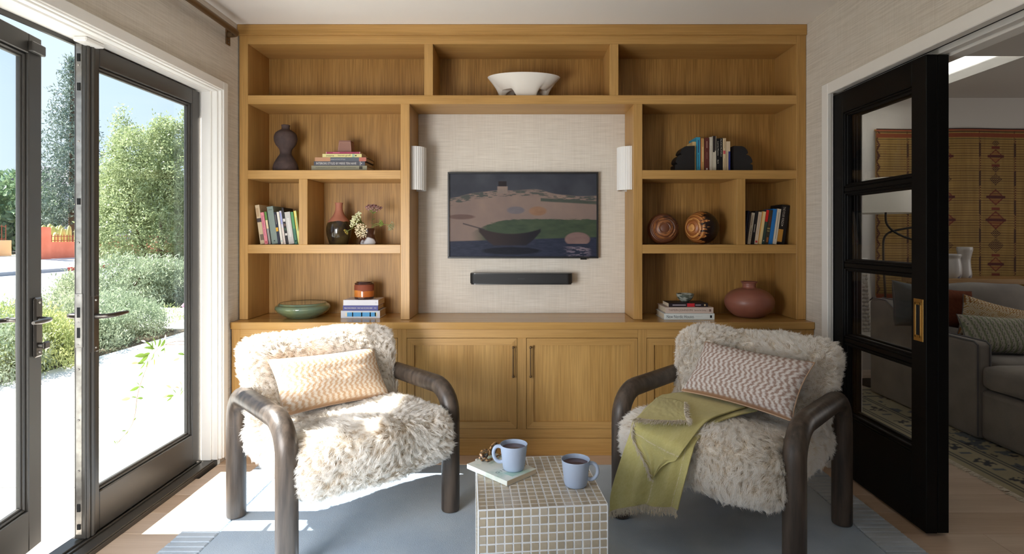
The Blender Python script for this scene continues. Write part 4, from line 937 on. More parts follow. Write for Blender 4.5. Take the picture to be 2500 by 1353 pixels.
# cover up; spine runs along the front-left edge
M['cover'] = mat('watercolour_cover', s(222, 228, 222), .4, col2=s(178, 206, 194), vscale=16, sharp=(.5, .7))
nb = thing('book', 'pale watercolour-covered paperback on the mosaic table, under a blue mug', 'book', (bf.x, bf.y, bz0), (0, 0, ang))
obj('cover', G().box(0, Wd, 0, Ln, bkT - .0007, bkT, .0003).box(0, Wd, 0, Ln, 0, .0007, .0003).box(0, .0008, 0, Ln, 0, bkT, .0003), M['cover'], nb)
cv = [o for o in nb.children][0]
obj('pages', G().box(.0007, Wd - .0004, .0005, Ln - .0005, .0007, bkT - .0007), M['pages'], nb)
text('G I L E A D', cv, (Wd * .5, Ln * .36, bkT + .0003), .105, .0125, cmat((70, 78, 90)), rot=(0, 0, 0))
obj('patch', G().box(.036, .098, .012, .052, bkT - .0002, bkT + .0002), cmat((176, 208, 198)), cv)
obj('seal', G().lathe([(.0095, 0), (.0095, .0004), (.001, .0005)], 24, (Wd - .014, .052, bkT)), M['brass'], cv)
mug('pale blue mug of coffee standing on the paperback', -.028, 1.992, bz0 + bkT + .0008, PI - .15)
mug('pale blue mug of coffee standing on the bare tiles', .1785, 1.901, tzt + .0010, -.12)
M['tort'] = mat('tortoiseshell', s(40, 22, 16), .15, spec=.6, col2=s(196, 150, 100), vscale=85, vdet=2, sharp=(.42, .6), coat=.5)
M['lens'] = glass('clear_lens', (.92, .93, .9), .1)
gl = thing('eyeglasses', 'tortoiseshell cat-eye glasses folded on the paperback behind the mug', 'glasses', (-.135, 2.062, bz0 + bkT + .0008), (0, 0, ang + .30))
def rim(cx, flip):
    pts = []
    for k_ in range(25):
        a = 2 * PI * k_ / 24; x = .0235 * math.cos(a); z = .0185 * math.sin(a); up = max(0, math.cos(a)) * max(0, math.sin(a)); x += .008 * up; z += .010 * up
        pts.append((cx + flip * x, 0, .0205 + z))
    return pts
for cx_, fl_, nm in ((.0, -1, 'a'), (.064, 1, 'b')):
    P_ = rim(cx_, fl_); obj('rim', G().tube(P_, .0034, 8, caps=False), M['tort'], gl, smooth=60)
    obj('lens', G().prism([(p[0], p[2]) for p in P_[:-1]], 1, -.0006, .0006), M['lens'], gl)
obj('bridge', G().tube([(.022, 0, .026), (.032, 0, .030), (.042, 0, .026)], .003, 8), M['tort'], gl, smooth=60)
obj('temple', G().tube([(-.030, -.002, .036), (-.034, -.018, .028), (-.020, -.026, .012), (.02, -.030, .007), (.06, -.030, .006), (.085, -.026, .0055)], [.006, .0065, .006, .0045, .004, .005], 8), M['tort'], gl, smooth=60)
obj('temple', G().tube([(.094, -.002, .036), (.098, .012, .026), (.085, .018, .012), (.04, .020, .006), (.0, .020, .006)], [.006, .0065, .006, .0045, .004], 8), M['tort'], gl, smooth=60)
# ---------------------------------------------------------------- sheepskin armchairs
M['frame'] = mat('dark_stained_wood', s(56, 48, 42), .40, spec=.45, col2=s(88, 76, 66), vscale=3, stretch=(14, 14, 1.6), vdet=5, bump=.12, bscale=60, bstretch=(6, 6, .6))
M['hide'] = mat('sheepskin_hide', s(226, 218, 206), .9, spec=.05)
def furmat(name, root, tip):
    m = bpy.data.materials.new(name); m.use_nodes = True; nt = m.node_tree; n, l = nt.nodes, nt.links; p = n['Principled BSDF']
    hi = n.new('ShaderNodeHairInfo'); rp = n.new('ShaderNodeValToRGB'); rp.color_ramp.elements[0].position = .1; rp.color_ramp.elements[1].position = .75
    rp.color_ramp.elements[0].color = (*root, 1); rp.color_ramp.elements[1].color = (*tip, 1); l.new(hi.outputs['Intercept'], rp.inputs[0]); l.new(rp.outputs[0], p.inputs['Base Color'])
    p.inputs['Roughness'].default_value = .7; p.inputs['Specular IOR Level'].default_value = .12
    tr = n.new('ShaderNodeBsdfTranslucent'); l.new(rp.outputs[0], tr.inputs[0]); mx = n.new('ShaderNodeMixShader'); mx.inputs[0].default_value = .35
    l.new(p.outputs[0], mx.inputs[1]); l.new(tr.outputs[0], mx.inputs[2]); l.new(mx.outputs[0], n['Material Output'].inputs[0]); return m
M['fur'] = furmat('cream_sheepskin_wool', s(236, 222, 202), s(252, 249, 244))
def rbox(hx, hy, hz, r, n=14, deform=None):
    """rounded box as arrays V, F (quads)"""
    V = []; F = []; idx = {}
    def key(p): return tuple(round(c, 5) for c in p)
    for ax in range(3):
        for sg in (-1, 1):
            for i in range(n):
                for j in range(n):
                    q4 = []
                    for a, b in ((i, j), (i + 1, j), (i + 1, j + 1), (i, j + 1)):
                        c = [0, 0, 0]; c[ax] = sg; c[(ax + 1) % 3] = -1 + 2 * a / n; c[(ax + 2) % 3] = -1 + 2 * b / n
                        k_ = key(c)
                        if k_ not in idx: idx[k_] = len(V); V.append(c)
                        q4.append(idx[k_])
                    F.append(q4 if sg > 0 else q4[::-1])
    V = np.array(V, float) * np.array([hx, hy, hz]); inn = np.clip(V, [-(hx - r), -(hy - r), -(hz - r)], [hx - r, hy - r, hz - r]); d = V - inn
    d /= np.maximum(np.linalg.norm(d, axis=1, keepdims=True), 1e-6); V = inn + d * r
    if deform: V = deform(V)
    return V, np.array(F)
def lumps(P, seed, f, amp):
    r = np.random.default_rng(seed); out = np.zeros(len(P))
    for _ in range(7):
        k_ = r.normal(size=3) * f; out += np.sin(P @ k_ + r.uniform(0, 6.28))
    return out / 7 ** .5 * amp
def fleece(name, V, F, parent, n_tuft, per, length, seed, rad=.00050, keep=None):
    """wool: curled tufts of hair strands over a surface"""
    r = np.random.default_rng(seed); T = np.concatenate([F[:, [0, 1, 2]], F[:, [0, 2, 3]]]); A, B, C = V[T[:, 0]], V[T[:, 1]], V[T[:, 2]]
    cr = np.cross(B - A, C - A); ar = np.linalg.norm(cr, axis=1); fn = cr / ar[:, None]
    VN = np.zeros_like(V)
    for k_ in range(3): np.add.at(VN, T[:, k_], cr)
    VN /= np.maximum(np.linalg.norm(VN, axis=1, keepdims=True), 1e-9)
    t = r.choice(len(T), n_tuft, p=ar / ar.sum()); u = r.random((n_tuft, 2)); fl_ = u.sum(1) > 1; u[fl_] = 1 - u[fl_]
    a, b = u[:, :1], u[:, 1:]; P = A[t] * (1 - a - b) + B[t] * a + C[t] * b
    N = VN[T[t, 0]] * (1 - a - b) + VN[T[t, 1]] * a + VN[T[t, 2]] * b; N /= np.linalg.norm(N, axis=1, keepdims=True)
    if keep is not None: k_ = keep(P); P, N = P[k_], N[k_]; n_tuft = len(P)
    # combing direction: swirling field + gravity
    cd = np.stack([lumps(P, seed + 1, 9, 1), lumps(P, seed + 2, 9, 1), lumps(P, seed + 3, 9, 1) - .55], 1); cd += r.normal(size=cd.shape) * .45
    cd -= N * (cd * N).sum(1, keepdims=True); ln = length * r.uniform(.7, 1.25, (n_tuft, 1)) * (1 + lumps(P, seed + 4, 14, .18))[:, None]
    tip = P + N * ln * .66 + cd * ln * .5; side = np.cross(N, cd); side /= np.maximum(np.linalg.norm(side, axis=1, keepdims=True), 1e-6); curl = r.normal(size=(n_tuft, 1)) * .5
    S = np.repeat(np.arange(n_tuft), per); m = len(S)
    off = r.normal(size=(m, 3)) * .0058; off -= N[S] * (off * N[S]).sum(1, keepdims=True)
    R0 = P[S] + off - N[S] * .004; tp = tip[S] + off * .48 + r.normal(size=(m, 3)) * .0024; lw = r.uniform(.8, 1.1, (m, 1)); tp = R0 + (tp - R0) * lw
    npt = 6; ts = np.linspace(0, 1, npt); pos = np.empty((m, npt, 3)); mid = R0 + N[S] * ln[S] * .55
    for i, q_ in enumerate(ts):
        pos[:, i] = R0 * (1 - q_) ** 2 + mid * 2 * q_ * (1 - q_) + tp * q_ ** 2 + side[S] * ln[S] * curl[S] * .35 * np.sin(q_ * PI * 1.3) * q_
    cu = bpy.data.hair_curves.new(name); cu.add_curves([npt] * m)
    cu.points.foreach_set('position', pos.astype(np.float32).ravel())
    ra = cu.attributes.new('radius', 'FLOAT', 'POINT'); ra.data.foreach_set('value', np.tile(np.array([1.15, 1.15, 1.1, .95, .65, .2]) * rad, m).astype(np.float32))
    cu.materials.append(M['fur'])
    o = bpy.data.objects.new(name, cu); COL.objects.link(o); o.parent = parent; return tag(o, kind='stuff')
LX, LY, RT_ = .358, .292, .0402
def arm_path(sx):
    pts = []; r = .115; zc = .540
    pts.append((sx, -LY, .395))
    for k_ in range(9): a = PI / 2 * k_ / 8; pts.append((sx, -LY + r - r * math.cos(a), zc - r + r * math.sin(a)))
    for k_ in range(9): a = PI / 2 * k_ / 8; pts.append((sx, LY - r + r * math.sin(a), zc - r + r * math.cos(a)))
    pts.append((sx, LY, .395)); return pts
def armchair(label, loc, rz, seed):
    c = thing('armchair', label, 'armchair', loc, (0, 0, rz), group='sheepskin armchairs')
    for sx in (-1, 1):
        for sy in (-1, 1):
            x, y = sx * LX, sy * LY; pr = [(RT_ - .008, 0), (RT_ - .002, .003), (RT_, .010), (RT_, .3965)]
            obj('leg', G().lathe(pr, 28, (x, y, 0)), M['frame'], c, smooth=50)
        obj('armrest', G().tube(arm_path(sx * LX), RT_ - .0004, 28, up=(1, 0, 0)), M['frame'], c, smooth=50)
    obj('stretcher', G().box(-LX + .02, LX - .02, -.19, -.13, .275, .325, .006).box(-LX + .02, LX - .02, .15, .21, .285, .335, .006), M['frame'], c)
    def ds(V):
        V = V.copy(); y = V[:, 1]; x = V[:, 0]
        top = np.clip(V[:, 2] / .085, 0, 1); V[:, 2] += top * (.012 * np.cos(x / .33 * PI / 2) - .02 * np.clip((y + .05) / .3, -1, 1)); bot = np.clip(-V[:, 2] / .085, 0, 1); V[:, 2] += bot * np.clip((y + .05) / .3, 0, 1) * .035
        V[:, 1] -= .03 * np.cos(x / .36 * PI / 2) * np.clip(-y / .3, 0, 1)
        return V + np.stack([lumps(V, seed, 16, .006), lumps(V, seed + 5, 16, .006), lumps(V, seed + 9, 16, .006)], 1)
    V, F = rbox(.332, .311, .093, .07, 14, ds); V += np.array([0, -.055, .352])
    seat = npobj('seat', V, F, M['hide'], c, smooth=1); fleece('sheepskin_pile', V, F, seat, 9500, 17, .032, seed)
    def db(V):
        V = V.copy(); z = V[:, 2]; V[:, 0] *= 1 + .03 * np.clip(z / .18, -1, 1); V[:, 1] += z * .34 + .02 * (V[:, 0] / .33) ** 2 * -1
        V[:, 2] += .008 * np.cos(V[:, 0] / .33 * PI / 2) * np.clip(z / .18, 0, 1)
        return V + np.stack([lumps(V, seed + 20, 15, .006), lumps(V, seed + 25, 15, .006), lumps(V, seed + 29, 15, .006)], 1)
    V, F = rbox(.336, .072, .190, .06, 14, db); V += np.array([0, .222, .560])
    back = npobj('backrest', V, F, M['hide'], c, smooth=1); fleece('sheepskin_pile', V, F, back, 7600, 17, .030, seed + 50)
    return c
A1 = (Vector((-.7775, 2.515, zR)), math.radians(42.6)); A2 = (Vector((.8905, 2.455, zR)), math.radians(-43.5))
ch1 = armchair('cream sheepskin armchair in the sun beside the french doors', A1[0], A1[1], 31)
ch2 = armchair('cream sheepskin armchair with the yellow throw over its seat', A2[0], A2[1], 71)
def loc2w(A, p): return A[0] + Matrix.Rotation(A[1], 3, 'Z') @ Vector(p)
# ---------------------------------------------------------------- lumbar cushions
M['cush'] = mat('woven_cushion', (.5, .5, .5), .9, spec=.08, attr=True, bump=.5, bscale=260); M['cushedge'] = mat('cushion_piping', s(202, 172, 146), .9, spec=.1)
def cushion(name, label, M4, a, b, th, paint, nu=150, nv=90, group=None, mt='cush', cat='cushion', seamcol=None, sag=.07):
    """a filled cushion: two bulging faces a x b meeting in a seam; M4 its placement"""
    o = thing(name, label, cat, tuple(M4.translation), tuple(M4.to_euler()), group)
    u, v = np.meshgrid(np.linspace(-1, 1, nu), np.linspace(-1, 1, nv))
    x = a * u * (1 - sag * (1 - v ** 2)); y = b * v * (1 - sag * 1.3 * (1 - u ** 2))
    t = th * ((1 - u ** 4) * (1 - v ** 4)) ** .55 * (1 + .12 * vnoise(u + 2, v + 2, 5, 3, 2))
    for nm, sg in (('front_face', 1), ('back_face', -1)):
        P = np.stack([x, y, sg * t + .0015 * sg], -1).reshape(-1, 3); Fq = gridF(nu, nv); Fq = Fq if sg > 0 else Fq[:, ::-1]
        npobj(nm, P, Fq, M[mt], o, smooth=1, colors=paint(u, v).reshape(-1, 3))
    g = G(); rim_ = [(x[0, i], y[0, i], 0) for i in range(0, nu, 6)] + [(x[j, -1], y[j, -1], 0) for j in range(0, nv, 6)] + [(x[-1, i], y[-1, i], 0) for i in range(nu - 1, -1, -6)] + [(x[j, 0], y[j, 0], 0) for j in range(nv - 1, -1, -6)]
    obj('seam', g.tube(rim_ + [rim_[0]], .003, 6, caps=False), seamcol or M['cushedge'], o, smooth=60)
    return o
def wavy(cA, cB, ceg):
    A_, B_, E_ = np.array(s(*cA)), np.array(s(*cB)), np.array(s(*ceg))
    def f(u, v):
        ph = (u + 1) * 9.5 + .42 * np.sin(v * 8.5); row = np.floor((v + 1) * 11); sh_ = .22 * (row % 2)
        st = np.sin(2 * PI * (ph + sh_)); fine = vnoise(u * 26 + 40, v * 7 + 9, 3, 2, 6); k_ = np.clip(.55 + (st + (fine - .5) * 2.2) * .75, 0, 1)[..., None]
        rows = np.clip(np.abs(((v + 1) * 11) % 1 - .5) * 6 - 2.2, 0, 1)[..., None] * .3
        c = A_ * (1 - k_) + B_ * k_; c = c * (1 - rows) + A_ * rows; e = np.clip((np.abs(v) - .93) * 30, 0, 1)[..., None]; return c * (1 - e) + E_ * e
    return f
def placed(cw, xdir, ydir):
    xd = Vector(xdir).normalized(); yd = Vector(ydir); yd = (yd - xd * yd.dot(xd)).normalized(); zd = xd.cross(yd)
    Mx = Matrix((xd, yd, zd)).transposed().to_4x4(); Mx.translation = Vector(cw); return Mx
def from_px(pts, depth): return [Vector((X(p[0], d), d, Z(p[1], d))) for p, d in zip(pts, depth)]
def cush_px(TL, TR, BR, BL, d):
    q4 = from_px((TL, TR, BR, BL), d); c = sum(q4, Vector()) / 4; xd = (q4[1] + q4[2] - q4[0] - q4[3]) / 2; yd = (q4[0] + q4[1] - q4[2] - q4[3]) / 2
    return placed(c, xd, yd), xd.length / 2, yd.length / 2
# left chair: cushion leans on the backrest, its base on the seat
Mx, a, b = cush_px((655, 882), (915, 851), (943, 965), (694, 1014), (2.42, 2.80, 2.70, 2.32))
cushion('lumbar_cushion', 'tan and white wavy-woven lumbar cushion on the sunlit armchair', Mx, a * 1.03, b * 1.05, .055, wavy((208, 170, 134), (232, 220, 204), (206, 168, 134)), group='woven lumbar cushions')
Mx, a, b = cush_px((1722, 838), (1985, 888), (1930, 1025), (1672, 952), (2.66, 2.28, 2.18, 2.56))
cushion('lumbar_cushion', 'mauve-brown and white wavy-woven lumbar cushion on the armchair with the throw', Mx, a * 1.03, b * 1.05, .055, wavy((160, 134, 122), (218, 212, 208), (170, 132, 104)), group='woven lumbar cushions')
# ---------------------------------------------------------------- yellow throw
M['throw'] = mat('mustard_wool_throw', (.5, .45, .1), .95, spec=.05, attr=True, bump=.6, bscale=700, sheen=.3); M['fringe'] = mat('pale_wool_fringe', s(214, 204, 186), .95, spec=.05)
thr = thing('throw_blanket', 'mustard yellow fringed throw draped over the armchair seat and front', 'blanket', tuple(loc2w(A2, (-.15, -.30, .42))))
eye = Vector((0, 0, EYE))
def hit_z(p, z): d = Vector(((p[0] - 1274) / FPX, 1, -(p[1] - 576) / FPX)); t = (z - EYE) / d.z; return eye + d * t
def hit_front(p, yl):
    """point of the image on the plane local y = yl of the right armchair"""
    n = Matrix.Rotation(A2[1], 3, 'Z') @ Vector((0, 1, 0)); p0 = loc2w(A2, (0, yl, 0)); d = Vector(((p[0] - 1274) / FPX, 1, -(p[1] - 576) / FPX)); t = (p0 - eye).dot(n) / d.dot(n); return eye + d * t
def patch(rows, n_u, n_v):
    """smooth surface through a grid of 3-D points"""
    P = np.array([[tuple(p) for p in r] for r in rows])
    def cr(P, n):
        m = len(P); u = np.linspace(0, m - 1, n); i = np.clip(np.floor(u).astype(int), 0, m - 2); t = (u - i)[:, None, None]
        g_ = lambda k_: P[np.clip(k_, 0, m - 1)]
        p0, p1, p2, p3 = g_(i - 1), g_(i), g_(i + 1), g_(i + 2); p0 = np.where((i == 0)[:, None, None], 2 * p1 - p2, p0); p3 = np.where((i == m - 2)[:, None, None], 2 * p2 - p1, p3)
        return .5 * (2 * p1 + (p2 - p0) * t + (2 * p0 - 5 * p1 + 4 * p2 - p3) * t * t + (3 * p1 - p0 - 3 * p2 + p3) * t ** 3)
    return cr(cr(P, n_v).transpose(1, 0, 2), n_u).transpose(1, 0, 2)
def ycol(u, v, stripes_u=(), stripes_v=()):
    n_ = vnoise(u * 6, v * 9, 9, 4, 12); base = np.array(s(198, 188, 118)) * (1 - n_[..., None]) + np.array(s(214, 205, 142)) * n_[..., None]
    w = np.zeros_like(u)
    for c in stripes_u: w = np.maximum(w, np.clip(1.6 - np.abs(u - c) / .006, 0, 1) * (vnoise(u * 2, v * 80, 4, 2, 10) > .38))
    for c in stripes_v: w = np.maximum(w, np.clip(1.6 - np.abs(v - c) / .005, 0, 1) * (vnoise(u * 80, v * 2, 4, 2, 10) > .38))
    return base * (1 - w[..., None]) + np.array(s(226, 214, 178)) * w[..., None]
def sheet(name, rows, nu_, nv_, su=(), sv=(), thick=.006, fold=0.0, seed=1):
    S = patch(rows, nu_, nv_); u, v = np.meshgrid(np.linspace(0, 1, nu_), np.linspace(0, 1, nv_))
    du = np.gradient(S, axis=1); dv = np.gradient(S, axis=0); N = np.cross(dv, du); N /= np.maximum(np.linalg.norm(N, axis=2, keepdims=True), 1e-9)
    vw = np.array(eye) - S; sg = np.sign((N * vw).sum(2, keepdims=True)); N *= np.median(sg)
    S = S + N * (fold * (np.sin(u * 17 + 3 * v) * .5 + np.sin(u * 31 - 5 * v + 1) * .25) * np.clip(v * 2 - .3, 0, 1) + .003 * (vnoise(u * 3, v * 3, seed, 3, 4) - .5))[..., None]
    top = S.reshape(-1, 3); bot = (S - N * thick).reshape(-1, 3); Fq = gridF(nu_, nv_); n0 = len(top)
    rimi = list(range(nu_)) + [j * nu_ + nu_ - 1 for j in range(1, nv_)] + [(nv_ - 1) * nu_ + i for i in range(nu_ - 2, -1, -1)] + [j * nu_ for j in range(nv_ - 2, 0, -1)]
    r2 = np.roll(rimi, -1); Fr = np.stack([rimi, r2, r2 + n0, np.array(rimi) + n0], 1)
    c = ycol(u, v, su, sv).reshape(-1, 3)
    npobj(name, np.concatenate([top, bot]) - np.array(thr.location), np.concatenate([Fq[:, ::-1], Fq + n0, Fr]), M['throw'], thr, smooth=1, colors=np.concatenate([c, c]))
    return S, N
tz, fy = .492, -.455
Z0, Z1, Z2, Z3 = tz + zR + .004, tz + zR, tz + zR - .006, tz + zR - .035
rowsA = [[hit_z(p_, Z0) for p_ in ((1770, 968), (1795, 975), (1815, 984), (1832, 992), (1850, 1001))],
         [hit_z(p_, Z1) for p_ in ((1700, 960), (1722, 976), (1748, 992), (1772, 1004), (1795, 1014))],
         [hit_z(p_, Z2) for p_ in ((1618, 972), (1655, 996), (1688, 1016), (1718, 1028), (1748, 1032))],
         [hit_z(p_, Z3) for p_ in ((1551, 1022), (1592, 1045), (1632, 1062), (1670, 1068), (1705, 1070))],
         [hit_front(p_, fy + .005) for p_ in ((1537, 1062), (1577, 1085), (1617, 1100), (1655, 1106), (1688, 1108))],
         [hit_front(p_, fy - .005) for p_ in ((1511, 1137), (1552, 1150), (1597, 1160), (1640, 1165), (1676, 1160))],
         [hit_front(p_, fy) for p_ in ((1492, 1205), (1537, 1214), (1582, 1220), (1625, 1220), (1664, 1208))],
         [hit_front(p_, fy + .005) for p_ in ((1488, 1252), (1530, 1240), (1575, 1236), (1620, 1240), (1656, 1245))]]
SA, NA = sheet('main_fold', rowsA, 110, 170, su=(.5, .86), sv=(), fold=.010)
# upper layer: the end of the throw folded back over itself
rowsB = [[hit_z(p_, Z0 + .012) for p_ in ((1617, 963), (1660, 958), (1720, 957), (1775, 975), (1820, 992))],
         [hit_z(p_, Z1 + .013) for p_ in ((1600, 975), (1640, 985), (1690, 992), (1735, 998), (1780, 1004))],
         [hit_z(p_, Z2 + .014) for p_ in ((1572, 1000), (1610, 1012), (1650, 1020), (1690, 1024), (1725, 1028))],
         [hit_front(p_, fy - .005) for p_ in ((1548, 1034), (1582, 1050), (1615, 1066), (1648, 1078), (1672, 1092))],
         [hit_front(p_, fy - .016) for p_ in ((1545, 1066), (1570, 1082), (1598, 1100), (1628, 1116), (1650, 1124))],
         [hit_front(p_, fy - .018) for p_ in ((1563, 1104), (1580, 1112), (1600, 1120), (1620, 1126), (1632, 1130))],
         [hit_front(p_, fy - .018) for p_ in ((1580, 1140), (1588, 1142), (1597, 1143), (1606, 1144), (1612, 1144))],
         [hit_front(p_, fy - .016) for p_ in ((1590, 1170), (1592, 1169), (1594, 1168), (1596, 1166), (1598, 1164))]]
SB, NB = sheet('upper_fold', rowsB, 90, 120, su=(), sv=(.52,), fold=.004, seed=3)
rowsC = [[hit_z(p_, Z1 + .024) for p_ in ((1602, 971), (1625, 972), (1650, 976), (1672, 984))],
         [hit_z(p_, Z1 + .026) for p_ in ((1590, 984), (1618, 990), (1645, 998), (1672, 1008))],
         [hit_z(p_, Z2 + .026) for p_ in ((1572, 1002), (1608, 1010), (1645, 1018), (1676, 1024))],
         [hit_z(p_, Z2 + .020) for p_ in ((1549, 1024), (1590, 1028), (1635, 1030), (1678, 1028))]]
SC_, NC = sheet('corner_flap', rowsC, 50, 50, fold=0, thick=.005, seed=4)
def fringe(line, nrm, hang, n_, seed, ln=.032):
    r = np.random.default_rng(seed); g = G(); L_ = np.array(line); t = np.linspace(0, len(L_) - 1, n_)
    for q_ in t:
        i = min(int(q_), len(L_) - 2); p_ = L_[i] + (L_[i + 1] - L_[i]) * (q_ - i); h_ = np.array(hang) if not callable(hang) else hang(p_)
        d = h_ + r.normal(size=3) * .22; d = d / np.linalg.norm(d) * ln * r.uniform(.75, 1.15); k_ = np.array(nrm) * .004
        p_ = p_ + k_ * r.uniform(.2, 1.2) - np.array(thr.location)
        g.tube([tuple(p_ - d * .15), tuple(p_ + d * .5 + r.normal(size=3) * .0015), tuple(p_ + d)], [.0011, .0010, .0006], 4, caps=False)
    return g
dn = (0, 0, -1); Rz = Matrix.Rotation(A2[1], 3, 'Z'); fwd = tuple(Rz @ Vector((0, -1, 0))); lft = tuple(Rz @ Vector((-1, 0, 0)))
def fr(nm, g): tag(obj(nm, g, M['fringe'], thr, smooth=60), kind='stuff')
fr('fringe', fringe(SA[-1][::2], fwd, dn, 260, 1, .028))
fr('fringe', fringe([SB[i, 0] for i in range(48, 120, 3)], fwd, (fwd[0] * .3 + lft[0] * -.5, fwd[1] * .3 + lft[1] * -.5, -.6), 220, 2, .020))
fr('fringe', fringe([SC_[-1, i] for i in range(0, 50, 3)], (0, 0, 1), (fwd[0], fwd[1], -.25), 240, 3, .024))
fr('fringe', fringe([SC_[i, -1] for i in range(0, 50, 3)], (0, 0, 1), (-lft[0] * .6, -lft[1] * .6, -.3), 190, 4, .022))
# ---------------------------------------------------------------- the next room
NZ = 2.49
wnb = wall('wall_next_room_back', [(1.80, 6.2, 5.25, 5.4, -.05, 3.2)], M['nextwall'])
wall('wall_next_room_left', [(1.70, 1.80, 3.72, 5.25, -.05, 2.6)], M['nextwall'])
wall('wall_next_room_right', [(6.2, 6.3, -1.2, 5.4, -.05, 2.6)], M['nextwall'])
wall('wall_next_room_near', [(1.8, 6.2, -1.2, -1.1, -.05, 2.6)], M['nextwall'])
SHX0, SHX1, SHY0, SHY1 = 2.15, 3.54, 4.03, 5.05
struct(obj('ceiling_next_room', G().box(1.8, 6.2, -1.2, SHY0, NZ, NZ + .08).box(1.8, SHX0, SHY0, 5.25, NZ, NZ + .08).box(SHX1, 6.2, SHY0, 5.25, NZ, NZ + .08).box(SHX0, SHX1, SHY1, 5.25, NZ, NZ + .08), M['nextwall']))
sh = struct(obj('skylight_shaft', G().box(SHX0 - .03, SHX0, SHY0, SHY1, NZ + .08, 4.2).box(SHX1, SHX1 + .03, SHY0, SHY1, NZ + .08, 4.2).box(SHX0, SHX1, SHY0 - .03, SHY0, NZ + .08, 4.2).box(SHX0, SHX1, SHY1, SHY1 + .03, NZ + .08, 4.2), M['white']))
obj('pane', G().box(SHX0, SHX1, SHY0, SHY1, 4.185, 4.19), M['glass'], sh)
# woven mat on the back wall
tp = thing('wall_hanging', 'golden woven reed mat with red diamond columns hanging on the wall', 'wall hanging', (4.2, 5.24, .66))
nu, nv = 330, 600; Yt_ = 5.222; xa, xb, za, zb_ = 3.225, 5.30, .665, 2.205
u, v = np.meshgrid(np.linspace(0, 1, nu), np.linspace(0, 1, nv)); xx = xa + (xb - xa) * u; zz = za + (zb_ - za) * v
px_ = 1274 + xx * FPX / Yt_; py_ = 576 - (zz - EYE) * FPX / Yt_
n_ = vnoise(u * 14, v * .8 + 1, 21, 4, 6); n2_ = vnoise(u * 3 + 1, v * 3 + 1, 22, 3, 5)
cA, cB = np.array(s(168, 130, 62)), np.array(s(200, 162, 88)); img = cA * (1 - n_[..., None]) + cB * n_[..., None]; img *= .62 * (.86 + .28 * n2_)[..., None]
def over(mask, col): img[mask] = np.array(s(*col)) * (.62 + .3 * n2_[mask])[:, None]
over((py_ % 6.05) < 1.15, (104, 66, 30)); red, dkr = (124, 52, 30), (92, 36, 28)
def diamonds(cx, half):
    rows_ = [(350, 9, 0), (360.5, 0, 2), (382, 19, 1), (405, 0, 2), (413, 10, 0), (438, 17, 0), (482, 22, 1), (510, 0, 2), (538, 25, 1), (570, 13, 0), (600, 20, 0), (624, 0, 2), (646, 20, 1), (671, 0, 2), (690, 14, 0)]
    for cy, r_, k_ in rows_:
        dx, dy = np.abs(px_ - cx), np.abs(py_ - cy)
        if k_ == 2: over((dx < 9.5) & (dy < 3.2), red); continue
        ins = dx / (r_ * 1.0) + dy / (r_ * .92) < 1
        if k_ == 0: over(ins & (((np.floor(px_ / 2.6) + np.floor(py_ / 2.6)) % 2) < 1), (74, 36, 24))
        else:
            over(ins & ((py_ % 3) < 1.3), (150, 70, 34)); over(ins & (np.abs(dx / r_ + dy / (r_ * .92) - .92) < .1), red); over((dx < r_ + 1) & (dy < 3.2), dkr)
for cx_ in (2316 - 9, 2432, 2556): diamonds(cx_, 0)
for cx_ in (2216, 2392, 2478, 2601): over((np.abs(px_ - cx_ + 1.4 * np.sign(np.sin(py_ * 1.05))) < 1.3), (96, 44, 28)); over((np.abs(px_ - cx_ - 1.4 * np.sign(np.sin(py_ * 1.05))) < 1.3) & (np.sin(py_ * .09) > 0), (60, 50, 26))
zg = np.abs(((py_ - 340) % 27) - 13.5); over((np.abs(px_ - 2139 - (13.5 - zg) * .55) < 2.2) | ((px_ < 2139 + (13.5 - zg) * .55) & (((np.floor(px_ / 2.6) + np.floor(py_ / 2.6)) % 2) < 1)), (84, 40, 26))
top_ = 576 - (2.205 - EYE) * FPX / Yt_; t_ = py_ - top_
over(t_ < 2.2, (40, 20, 16)); over((t_ > 2.2) & (t_ < 6), (168, 86, 56)); over((t_ > 8) & (t_ < 9), (70, 40, 24)); over((t_ > 12) & (t_ < 22), (146, 70, 38)); over((t_ > 25.5) & (t_ < 26.8), (70, 66, 34))
over(py_ > 576 - (.665 - EYE) * FPX / Yt_ - 10, (150, 74, 42))
M['mat'] = mat('woven_reed', (.4, .25, .1), .6, spec=.25, attr=True, bump=.5, bscale=60, bstretch=(6, 1, .3))
P = np.stack([xx, np.full_like(xx, Yt_) + .006 * np.sin(xx * 9), zz + .004 * np.sin(xx * 5)], -1).reshape(-1, 3) - np.array(tp.location)
npobj('weave', P, gridF(nu, nv), M['mat'], tp, smooth=1, colors=img.reshape(-1, 3))
obj('batten', G().box(xa, xb, 5.234, 5.248, 2.185, 2.20), M['oak_h'], tp, world=True)
g = G()
for k_ in range(12): g.box(xa + .01 + k_ * .17, xa + .03 + k_ * .17, 5.234, 5.248, .68, 2.185)
obj('backing_strip', g, M['oak_v'], tp, world=True)
